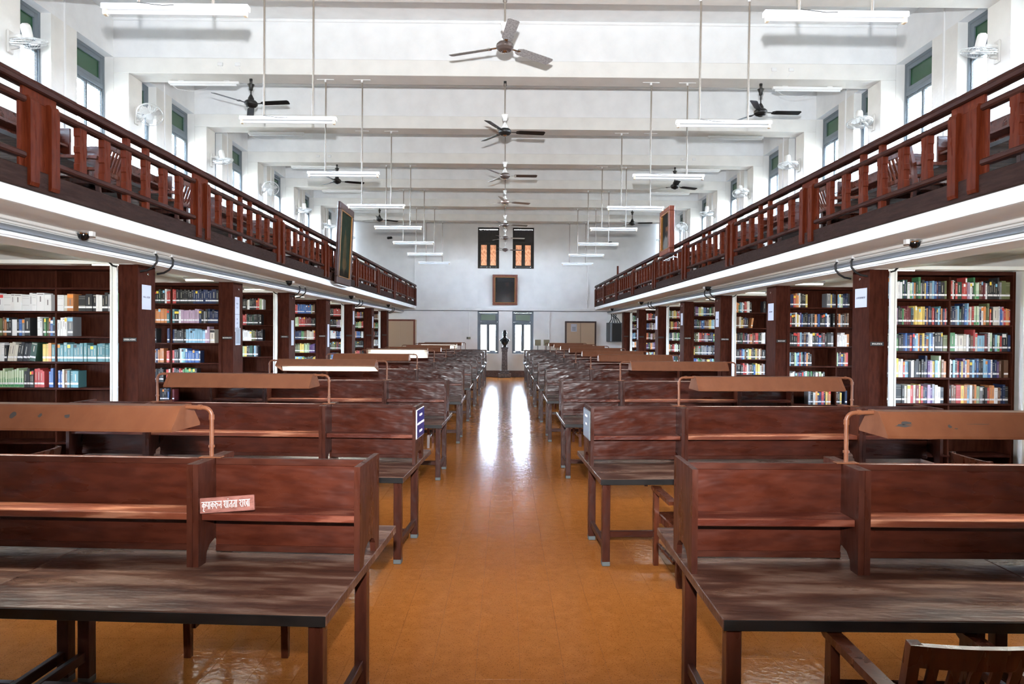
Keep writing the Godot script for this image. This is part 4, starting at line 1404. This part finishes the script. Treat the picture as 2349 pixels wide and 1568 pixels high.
func devanagari() -> ArrayMesh:
	var G := {
		"ka": [0.95, [[[0.48, 0], [0.48, -1]], [[0.48, -0.38], [0.25, -0.28], [0.1, -0.48], [0.22, -0.7], [0.48, -0.6]], [[0.48, -0.38], [0.72, -0.28], [0.88, -0.45], [0.8, -0.75]]]],
		"ri": [0.0, [[[-0.46, -1.0], [-0.62, -1.15], [-0.55, -1.32], [-0.3, -1.4]]]],
		"pa": [0.85, [[[0.7, 0], [0.7, -1]], [[0.15, 0], [0.15, -0.42], [0.3, -0.6], [0.7, -0.55]]]],
		"aa": [0.42, [[[0.2, 0], [0.2, -1]]]],
		"ra": [0.7, [[[0.12, -0.06], [0.45, -0.16], [0.48, -0.36], [0.15, -0.45], [0.55, -1.0]]]],
		"ruu": [1.0, [[[0.12, -0.06], [0.42, -0.16], [0.45, -0.36], [0.15, -0.45], [0.55, -1.0]], [[0.45, -0.4], [0.75, -0.3], [0.9, -0.5], [0.75, -0.68]]]],
		"na": [0.85, [[[0.7, 0], [0.7, -1]], [[0.7, -0.48], [0.25, -0.48], [0.15, -0.58], [0.28, -0.66]]]],
		"sha": [0.95, [[[0.82, 0], [0.82, -1]], [[0.12, -0.15], [0.3, -0.05], [0.45, -0.2], [0.3, -0.42], [0.12, -0.5], [0.55, -0.98]], [[0.3, -0.42], [0.5, -0.5]]]],
		"dot": [0.0, [[[-0.24, 0.26], [-0.16, 0.26]]]],
		"ta": [0.85, [[[0.7, 0], [0.7, -1]], [[0.7, -0.4], [0.4, -0.4], [0.2, -0.58], [0.25, -0.92]]]],
		"kha": [1.15, [[[0.08, -0.06], [0.32, -0.18], [0.3, -0.38], [0.12, -0.46], [0.42, -0.95]], [[1.0, 0], [1.0, -1]], [[1.0, -0.36], [0.72, -0.36], [0.62, -0.55], [0.78, -0.74], [1.0, -0.62]]]],
	}
	var b := MB.new()
	var u := 0.0208
	var hgt := 0.034
	var x := 0.0
	for word in [["ka", "ri", "pa", "aa", "ka", "ruu", "na"], ["sha", "aa", "dot", "ta", "ta", "aa"], ["ra", "aa", "kha", "aa"]]:
		var x0 := x
		for g in word:
			for line in G[g][1]:
				for k in line.size() - 1:
					stroke(b, Vector2(x + line[k][0] * u, line[k][1] * hgt), Vector2(x + line[k + 1][0] * u, line[k + 1][1] * hgt), 0.0027)
			x += G[g][0] * u
		stroke(b, Vector2(x0, 0), Vector2(x, 0), 0.0027)
		x += 0.45 * u
	return b.mesh()


func stroke(b: MB, p: Vector2, q: Vector2, w: float):
	var t := (q - p).normalized() * w * 0.4
	var c := (p + q) / 2
	b.xf = Transform3D(Basis(Vector3.BACK, (q - p).angle()), Vector3(c.x, c.y, 0))
	b.box(Vector3.ZERO, Vector3((q - p).length() + t.length() * 2, w, 0.0012))
	b.xf = Transform3D.IDENTITY


func painted(w: int, h: int, ground: Color, blobs: Array) -> StandardMaterial3D:
	# a dim oil portrait: soft patches of pigment laid one over the other
	var im := Image.create(w, h, false, Image.FORMAT_RGB8)
	var f := FastNoiseLite.new()
	f.seed = w + h
	f.frequency = 0.05
	for y in h:
		for x in w:
			var c := ground
			var p := Vector2(float(x) / w, float(y) / h)
			for b in blobs:
				var q: Vector2 = (p - b[0]) / b[1]
				var k := 1.0 - smoothstep(0.75, 1.1, q.length())
				c = c.lerp(b[2], k)
			var n := 1.0 + 0.16 * f.get_noise_2d(x, y)
			im.set_pixel(x, y, Color(c.r * n, c.g * n, c.b * n))
	var m := plain(Color(0.8, 0.8, 0.8), 0.7)
	m.metallic_specular = 0.12
	m.albedo_texture = ImageTexture.create_from_image(im)
	return m


func make_picture(called: String, label: String, at: Vector3, basis_: Basis, w: float, h: float, depth: float, border: float, frame_mat: Material, art: Material, gilt: bool, glazed: bool):
	var t := thing(called, label, "picture", at)
	t.basis = basis_
	for q in [[Vector3(0, h / 2 - border / 2, 0), Vector3(w, border, depth)], [Vector3(0, -h / 2 + border / 2, 0), Vector3(w, border, depth)]]:
		part(t, "frame_rail", bm(q[1], 0.012), frame_mat, q[0])
	for s in [-1, 1]:
		part(t, "frame_stile", bm(Vector3(border, h - 2 * border, depth), 0.012), frame_mat, Vector3(s * (w / 2 - border / 2), 0, 0))
	var iw := w - 2 * border
	var ih := h - 2 * border
	if gilt:
		var g := MB.new()
		for s in [-1, 1]:
			g.box(Vector3(0, s * (ih / 2 - 0.008), 0.004), Vector3(iw, 0.022, depth * 0.9), 0.004)
			g.box(Vector3(s * (iw / 2 - 0.008), 0, 0.004), Vector3(0.022, ih - 0.04, depth * 0.9), 0.004)
		part(t, "gilt_slip", g.mesh(), M.gilt)
	part(t, "backing", bm(Vector3(w - 0.02, h - 0.02, 0.01), 0.0), M.frame_dark, Vector3(0, 0, -depth / 2 + 0.006))
	var c := QuadMesh.new()
	c.size = Vector2(iw, ih)
	part(t, "canvas", c, art, Vector3(0, 0, depth * 0.1))
	var gl := QuadMesh.new()
	gl.size = Vector2(iw, ih)
	if glazed: part(t, "glass", gl, M.picture_glass, Vector3(0, 0, depth * 0.25))
	return t


func make_pictures():
	var robe := painted(96, 160, Color(0.16, 0.19, 0.14), [[Vector2(0.5, 0.98), Vector2(0.6, 0.12), Color(0.13, 0.1, 0.07)], [Vector2(0.5, 0.62), Vector2(0.17, 0.34), Color(0.3, 0.25, 0.17)], [Vector2(0.52, 0.78), Vector2(0.22, 0.1), Color(0.36, 0.28, 0.18)], [Vector2(0.5, 0.4), Vector2(0.1, 0.1), Color(0.33, 0.27, 0.18)], [Vector2(0.5, 0.29), Vector2(0.05, 0.045), Color(0.32, 0.25, 0.17)]])
	var beard := painted(96, 140, Color(0.16, 0.15, 0.13), [[Vector2(0.52, 0.86), Vector2(0.5, 0.3), Color(0.48, 0.46, 0.43)], [Vector2(0.55, 0.42), Vector2(0.17, 0.16), Color(0.5, 0.33, 0.24)], [Vector2(0.56, 0.3), Vector2(0.17, 0.07), Color(0.1, 0.08, 0.07)], [Vector2(0.55, 0.56), Vector2(0.11, 0.1), Color(0.24, 0.2, 0.18)]])
	var seated := painted(96, 130, Color(0.1, 0.1, 0.1), [[Vector2(0.6, 0.75), Vector2(0.38, 0.36), Color(0.13, 0.13, 0.135)], [Vector2(0.6, 0.26), Vector2(0.1, 0.11), Color(0.27, 0.2, 0.17)], [Vector2(0.6, 0.16), Vector2(0.11, 0.05), Color(0.08, 0.08, 0.08)], [Vector2(0.66, 0.72), Vector2(0.13, 0.09), Color(0.2, 0.17, 0.16)], [Vector2(0.05, 0.63), Vector2(0.06, 0.02), Color(0.3, 0.22, 0.18)]])
	# leaning out from the left gallery rail, facing the hall
	make_picture("portrait", "large dark full length portrait in a wooden frame hung on the left gallery rail", V(-3.80, 3.98, 16.15), Basis(Vector3.UP, PI / 2) * Basis(Vector3.RIGHT, 0.045), 1.38, 1.84, 0.07, 0.16, M.frame_dark, robe, true, false)
	make_picture("portrait", "portrait of a bearded sitter in a deep red wood frame on the right gallery rail", V(3.81, 4.36, 16.17), Basis(Vector3.UP, -PI / 2), 0.98, 1.08, 0.13, 0.11, M.frame_red, beard, true, false)
	make_picture("portrait", "dark portrait under reflecting glass hung between the end wall windows", V(-0.03, 3.84, FAR - 0.1), Basis(Vector3.RIGHT, 0.1), 1.1, 1.34, 0.06, 0.1, M.frame_red, seated, true, true)
	for s in [-1, 1]:
		var b := thing("picture_bracket", "white metal bracket under the %s gallery portrait" % SIDE[s], "bracket", V(s * 3.87, 3.05 if s < 0 else 3.74, 16.17))
		pbox(b, "bar", M.white_metal, Vector3(-0.03, -0.02, -0.45), Vector3(0.03, 0.0, 0.45), 0.004)
		for e in [-0.4, 0.4]:
			pbox(b, "stay", M.white_metal, Vector3(0, -0.02, e - 0.015), Vector3(s * 0.09, -0.005, e + 0.015), 0.003)


# ---------------------------------------------------------------- things at the end wall
func make_end():
	var ped := thing("pedestal", "grey stone pedestal under the bust at the end wall", "pedestal", V(-0.03, 0, FAR - 0.42))
	var st := MB.new()
	st.box(Vector3(0, 0.09, 0), Vector3(0.56, 0.18, 0.5), 0.01)
	st.box(Vector3(0, 0.25, 0), Vector3(0.42, 0.14, 0.4), 0.01)
	part(ped, "plinth", st.mesh(), M.stone)
	var sh := MB.new()
	for k in 4:
		var a := PI / 2 * k
		var B := Basis(Vector3.UP, a)
		sh.quad(B * Vector3(-0.13, 0.32, 0.13), B * Vector3(0.13, 0.32, 0.13), B * Vector3(0.115, 1.12, 0.115), B * Vector3(-0.115, 1.12, 0.115), B * Vector3(0, 0.02, 1))
	part(ped, "shaft", sh.mesh(), M.stone)
	var cp := MB.new()
	cp.box(Vector3(0, 1.19, 0), Vector3(0.27, 0.14, 0.27), 0.01)
	cp.box(Vector3(0, 1.29, 0), Vector3(0.32, 0.06, 0.3), 0.012)
	part(ped, "capital", cp.mesh(), M.stone)
	var bust := MeshInstance3D.new()
	bust.name = numbered("bust")
	bust.mesh = bust_mesh()
	bust.material_override = M.bronze
	add_child(bust)
	bust.position = V(-0.03, 1.32, FAR - 0.42)
	tag(bust, "dark bronze head and shoulders bust on the stone pedestal", "bust")
	# cupboards
	for q in [[-4.58, 1.3, 2.5, 0.5, -1], [3.32, 1.38, 2.47, 0.12, 1]]:
		var t := thing("cupboard", "beige two door cupboard at the %s of the end wall" % SIDE[q[4]], "cupboard", V(q[0], 0, FAR))
		var w: float = q[1]
		var h: float = q[2]
		var dep: float = q[3]
		var fm: Material = M.frame_red if q[4] < 0 else M.frame_dark
		pbox(t, "carcass", M.laminate if q[4] < 0 else M.frame_dark, Vector3(-w / 2, 0, 0), Vector3(w / 2, h, dep - 0.02))
		for s in [-1, 1]:
			pbox(t, "door", M.laminate, Vector3(s * 0.006, 0.08, dep - 0.02), Vector3(s * (w / 2 - 0.07), h - 0.06, dep), 0.004)
			pbox(t, "frame_stile", fm, Vector3(s * (w / 2 - 0.07), 0, dep - 0.02), Vector3(s * w / 2, h, dep + 0.01))
		pbox(t, "frame_head", fm, Vector3(-w / 2, h - 0.06, dep - 0.02), Vector3(w / 2, h + 0.01, dep + 0.012))
		if q[4] > 0:
			var n := part(t, "notice", bm(Vector3(0.26, 0.34, 0.002), 0.0), M.paper, Vector3(-0.3, h - 0.28, dep + 0.002))
			for k in 3:
				part(n, "lettering", bm(Vector3(0.16, 0.018, 0.001), 0.0), M.ink, Vector3(0, 0.02 - k * 0.06, 0.0015))
	# network rack with cables
	var rk := thing("network_rack", "grey wall rack with black cables to the right of the cupboard", "rack", V(4.82, 2.0, FAR))
	pbox(rk, "cabinet", M.rack_grey, Vector3(-0.35, -0.42, 0.0), Vector3(0.35, 0.42, 0.4), 0.01)
	pbox(rk, "door_glass", M.black, Vector3(-0.14, -0.38, 0.4), Vector3(0.25, 0.38, 0.41), 0.004)
	for x in [-0.2, 0.3]:
		pbox(rk, "door_stile", M.conduit_grey, Vector3(x - 0.04, -0.4, 0.4), Vector3(x + 0.04, 0.4, 0.42), 0.004)
	for k in 5:
		var c := MB.new()
		var x := -0.25 + k * 0.12
		c.tube([Vector3(x, 0.41, 0.2), Vector3(x * 0.6, 0.58, 0.22), Vector3(-0.15 + 0.1 * (k % 3), 0.75, 0.2), Vector3(-0.18 + 0.05 * k, 0.97, 0.15)], 0.022, 7)
		part(rk, "cable", c.mesh(), M.cable)
	for k in 2:
		var t := thing("switch_box", "%s olive switch box on a post beside the right end wall window" % ["left", "right"][k], "box", V(1.42 + k * 0.38, 0, FAR - 0.35))
		pbox(t, "casing", M.olive, Vector3(-0.13, 1.4, -0.06), Vector3(0.13, 1.66, 0.06), 0.008)
		pbox(t, "post", M.rack_grey, Vector3(-0.015, 0, -0.015), Vector3(0.015, 1.4, 0.015), 0.003)
		pbox(t, "foot", M.rack_grey, Vector3(-0.1, 0, -0.1), Vector3(0.1, 0.02, 0.1), 0.003)
	var sp := thing("switch_plate", "small brown switch plate left of the end wall windows", "switch", V(-1.63, 1.71, FAR))
	pbox(sp, "plate", M.olive, Vector3(-0.09, -0.05, 0), Vector3(0.09, 0.05, 0.02), 0.004)
	pbox(sp, "socket", M.ink, Vector3(-0.07, -0.03, 0.02), Vector3(-0.02, 0.03, 0.024), 0.002)
	for q in [[-5.1, 6.1, "left"], [4.58, 5.95, "right"]]:
		var t := thing("wall_camera", "small security camera high on the %s of the end wall" % q[2], "camera", V(q[0], q[1], FAR))
		pbox(t, "bracket", M.white_metal, Vector3(-0.03, -0.03, 0), Vector3(0.12, 0.05, 0.1), 0.006)
		var b := MB.new()
		b.tube([Vector3(0.05, 0, 0.1), Vector3(-0.05, -0.04, 0.3)], 0.06, 12)
		part(t, "body", b.mesh(), M.dome)
	var wp := thing("wooden_post", "single wooden post standing above the right gallery rail", "post", V(4.05, FLOOR2, 24.7))
	pbox(wp, "shaft", M.baluster, Vector3(-0.03, 0, -0.03), Vector3(0.03, 1.14, 0.03))
	pbox(wp, "foot", M.baluster, Vector3(-0.05, 0, -0.05), Vector3(0.05, 0.05, 0.05))


func bust_mesh() -> ArrayMesh:
	# smooth union of capsules, meshed as surface nets
	var caps := [[Vector3(0, 0.55, 0.015), Vector3(0, 0.63, -0.005), 0.088, 0.1], [Vector3(0, 0.49, 0.045), Vector3(0, 0.53, 0.035), 0.055, 0.07], [Vector3(0, 0.545, 0.112), Vector3(0, 0.585, 0.098), 0.016, 0.012], [Vector3(0, 0.36, -0.01), Vector3(0, 0.5, 0.0), 0.072, 0.062], [Vector3(-0.15, 0.295, -0.01), Vector3(0.15, 0.295, -0.01), 0.07, 0.07], [Vector3(-0.11, 0.33, -0.015), Vector3(0, 0.43, -0.01), 0.05, 0.06], [Vector3(0.11, 0.33, -0.015), Vector3(0, 0.43, -0.01), 0.05, 0.06], [Vector3(-0.06, 0.24, 0.03), Vector3(0.06, 0.24, 0.03), 0.115, 0.115], [Vector3(0, 0.09, 0.02), Vector3(0, 0.2, 0.02), 0.075, 0.14], [Vector3(0, 0.0, 0.0), Vector3(0, 0.06, 0.01), 0.11, 0.075], [Vector3(0, 0.68, -0.01), Vector3(0, 0.7, -0.02), 0.075, 0.06], [Vector3(-0.097, 0.57, -0.005), Vector3(-0.097, 0.6, -0.005), 0.018, 0.018], [Vector3(0.097, 0.57, -0.005), Vector3(0.097, 0.6, -0.005), 0.018, 0.018]]
	var h := 0.018
	var lo := Vector3(-0.31, -0.02, -0.17)
	var N := Vector3i(35, 44, 20)
	var f := PackedFloat32Array()
	f.resize(N.x * N.y * N.z)
	var at := func(i, j, k): return (k * N.y + j) * N.x + i
	for k in N.z:
		for j in N.y:
			for i in N.x:
				var p := lo + Vector3(i, j, k) * h
				var d := 1.0
				for c in caps:
					var ab: Vector3 = c[1] - c[0]
					var t := clampf((p - c[0]).dot(ab) / ab.length_squared(), 0, 1)
					var e: float = (p - c[0] - ab * t).length() - lerpf(c[2], c[3], t)
					var m := clampf(0.5 + 0.5 * (d - e) / 0.03, 0, 1)
					d = lerpf(d, e, m) - 0.03 * m * (1 - m)
				f[at.call(i, j, k)] = maxf(d, -(p.y - 0.0))
	var vert := {}
	var cells := {}
	var b := MB.new()
	var grad := func(p: Vector3):
		var g: Vector3 = (p - lo) / h
		var i := clampi(int(g.x + 0.5), 1, N.x - 2)
		var j := clampi(int(g.y + 0.5), 1, N.y - 2)
		var k := clampi(int(g.z + 0.5), 1, N.z - 2)
		return Vector3(f[at.call(i + 1, j, k)] - f[at.call(i - 1, j, k)], f[at.call(i, j + 1, k)] - f[at.call(i, j - 1, k)], f[at.call(i, j, k + 1)] - f[at.call(i, j, k - 1)]).normalized()
	for k in N.z - 1:
		for j in N.y - 1:
			for i in N.x - 1:
				var sum := Vector3.ZERO
				var n := 0
				for e in [[0, 0, 0, 1, 0, 0], [0, 1, 0, 1, 1, 0], [0, 0, 1, 1, 0, 1], [0, 1, 1, 1, 1, 1], [0, 0, 0, 0, 1, 0], [1, 0, 0, 1, 1, 0], [0, 0, 1, 0, 1, 1], [1, 0, 1, 1, 1, 1], [0, 0, 0, 0, 0, 1], [1, 0, 0, 1, 0, 1], [0, 1, 0, 0, 1, 1], [1, 1, 0, 1, 1, 1]]:
					var u: float = f[at.call(i + e[0], j + e[1], k + e[2])]
					var w: float = f[at.call(i + e[3], j + e[4], k + e[5])]
					if (u < 0) != (w < 0):
						var t := u / (u - w)
						sum += Vector3(i + lerpf(e[0], e[3], t), j + lerpf(e[1], e[4], t), k + lerpf(e[2], e[5], t))
						n += 1
				if n > 0: cells[Vector3i(i, j, k)] = lo + sum / n * h
	for k in range(1, N.z - 1):
		for j in range(1, N.y - 1):
			for i in range(1, N.x - 1):
				var u: float = f[at.call(i, j, k)]
				for ax in 3:
					var o := Vector3i.ZERO
					o[ax] = 1
					var w: float = f[at.call(i + o.x, j + o.y, k + o.z)]
					if (u < 0) == (w < 0): continue
					var p := Vector3i.ZERO
					var q := Vector3i.ZERO
					p[(ax + 1) % 3] = 1
					q[(ax + 2) % 3] = 1
					var c := Vector3i(i, j, k)
					var A = cells.get(c - p - q)
					var Bv = cells.get(c - q)
					var C = cells.get(c)
					var Dv = cells.get(c - p)
					if A == null or Bv == null or C == null or Dv == null: continue
					b.tri3(A, Bv, C, grad.call(A), grad.call(Bv), grad.call(C))
					b.tri3(A, C, Dv, grad.call(A), grad.call(C), grad.call(Dv))
	return b.mesh()


# ---------------------------------------------------------------- cables, cameras and small fittings
func make_fittings():
	for s in [-1, 1]:
		var n := 0
		for d in ([7.2, 14.0, 19.6, 25.8] if s < 0 else [7.35, 14.9, 22.2, 28.3]):
			var t := thing("dome_camera", "black dome security camera under the %s gallery, %s from the photographer" % [SIDE[s], ORD[n]], "camera", V(s * 4.42, 2.985, d), 0.0, "dome cameras")
			var b := MB.new()
			b.lathe([Vector2(0, 0), Vector2(0.07, 0), Vector2(0.072, -0.02), Vector2(0.062, -0.032), Vector2(0, -0.033)].map(func(v): return v), 18)
			part(t, "ring", b.mesh(), M.chrome if n == 0 else M.black)
			var g := MB.new()
			var pr := []
			for k in 9:
				var a := PI / 2 * k / 8.0
				pr.append(Vector2(0.058 * sin(a), -0.03 - 0.065 * cos(a)))
			g.lathe(pr, 18)
			part(t, "dome", g.mesh(), M.dome)
			pbox(t, "junction_box", M.white_metal, Vector3(-s * 0.11, -0.05, -0.03), Vector3(-s * 0.07, 0, 0.03), 0.004)
			n += 1
		for k in ([0, 2, 4, 6] if s < 0 else [0, 2, 4]):
			for e in 2:
				var t := thing("cable_loop", "%s black conduit loop at the top of the %s pillar, %s side" % [["near", "far"][e], ORD[k], SIDE[s]], "cable", V(s * 4.5, 2.93, col_at(k) + 0.03 + e * 0.42), 0.0, "conduit loops")
				var c := MB.new()
				c.tube([Vector3(0, 0.02, 0), Vector3(-s * 0.025, -0.03, 0), Vector3(-s * 0.02, -0.1, 0), Vector3(s * 0.03, -0.16, 0), Vector3(s * 0.1, -0.2, 0), Vector3(s * 0.19, -0.215, 0)], 0.014, 8)
				part(t, "hose", c.mesh(), M.cable)
				pbox(t, "clip", M.white_metal, Vector3(-0.018, 0.01, -0.018), Vector3(0.018, 0.045, 0.018), 0.003)
		for k in [0, 2, 4, 6]:
			var d := col_at(k) - 0.02
			var t := thing("cable_trunking", "white cable trunking beside and above the %s bookcase on the %s" % [ORD[k], SIDE[s]], "trunking", V(s * 4.945, 0, d), 0.0, "cable trunkings")
			pbox(t, "upright", M.trunk, Vector3(s * 0.0, 0, 0.0), Vector3(s * 0.05, 2.79, 0.045), 0.004)
			pbox(t, "upright_lid", M.trunk, Vector3(s * 0.058, 0, 0.0), Vector3(s * 0.08, 2.79, 0.05), 0.003)
			pbox(t, "cross_run", M.trunk, Vector3(-s * 0.2, 2.795, 0.0), Vector3(s * 1.75, 2.845, 0.05), 0.004)
			if s > 0 and k == 0:
				pbox(t, "far_upright", M.trunk, Vector3(1.72, 0, 0.0), Vector3(1.79, 2.79, 0.05), 0.004)
			var c := MB.new()
			c.tube([Vector3(-s * 0.02, 2.76, 0.07), Vector3(s * 0.03, 2.775, 0.075), Vector3(s * 0.08, 2.82, 0.06)], 0.012, 6)
			part(t, "cable", c.mesh(), M.cable)
		# sockets on the gallery wall and round eyes on the pillars
		for k in range(0, 6):
			var t := thing("wall_socket", "white socket box low on the gallery wall, %s bay %s" % [ORD[k], SIDE[s]], "socket", V(s * WALL, 4.35, col_at(k) + COL + 1.3), 0.0, "gallery wall sockets")
			pbox(t, "box", M.white_metal, Vector3(-s * 0.07, -0.08, -0.09), Vector3(0, 0.08, 0.09), 0.008)
			pbox(t, "plug", M.white_metal, Vector3(-s * 0.11, -0.05, -0.02), Vector3(-s * 0.07, 0.0, 0.04), 0.006)
		for k in range(0, 4):
			var t := thing("pillar_eye", "small round steel eye near the top of the %s pillar, %s side" % [ORD[k], SIDE[s]], "fitting", V(s * PILLAR, 2.69, col_at(k) + 0.24), 0.0, "pillar eyes")
			var c := MB.new()
			var ring := []
			for j in 13: ring.append(Vector3(-s * 0.004, cos(TAU * j / 12) * 0.014, sin(TAU * j / 12) * 0.014))
			c.tube(ring, 0.004, 5)
			part(t, "ring", c.mesh(), M.chrome)


func _ready():
	make_materials()
	make_view()
	make_floor()
	make_walls()
	make_ceiling()
	make_gallery()
	make_windows()
	make_rows()
	make_balustrades()
	make_bookcases()
	make_books()
	make_pictures()
	make_overhead()
	make_end()
	make_notices()
	make_fittings()
	print("books ", n_books, " nodes ", get_child_count())
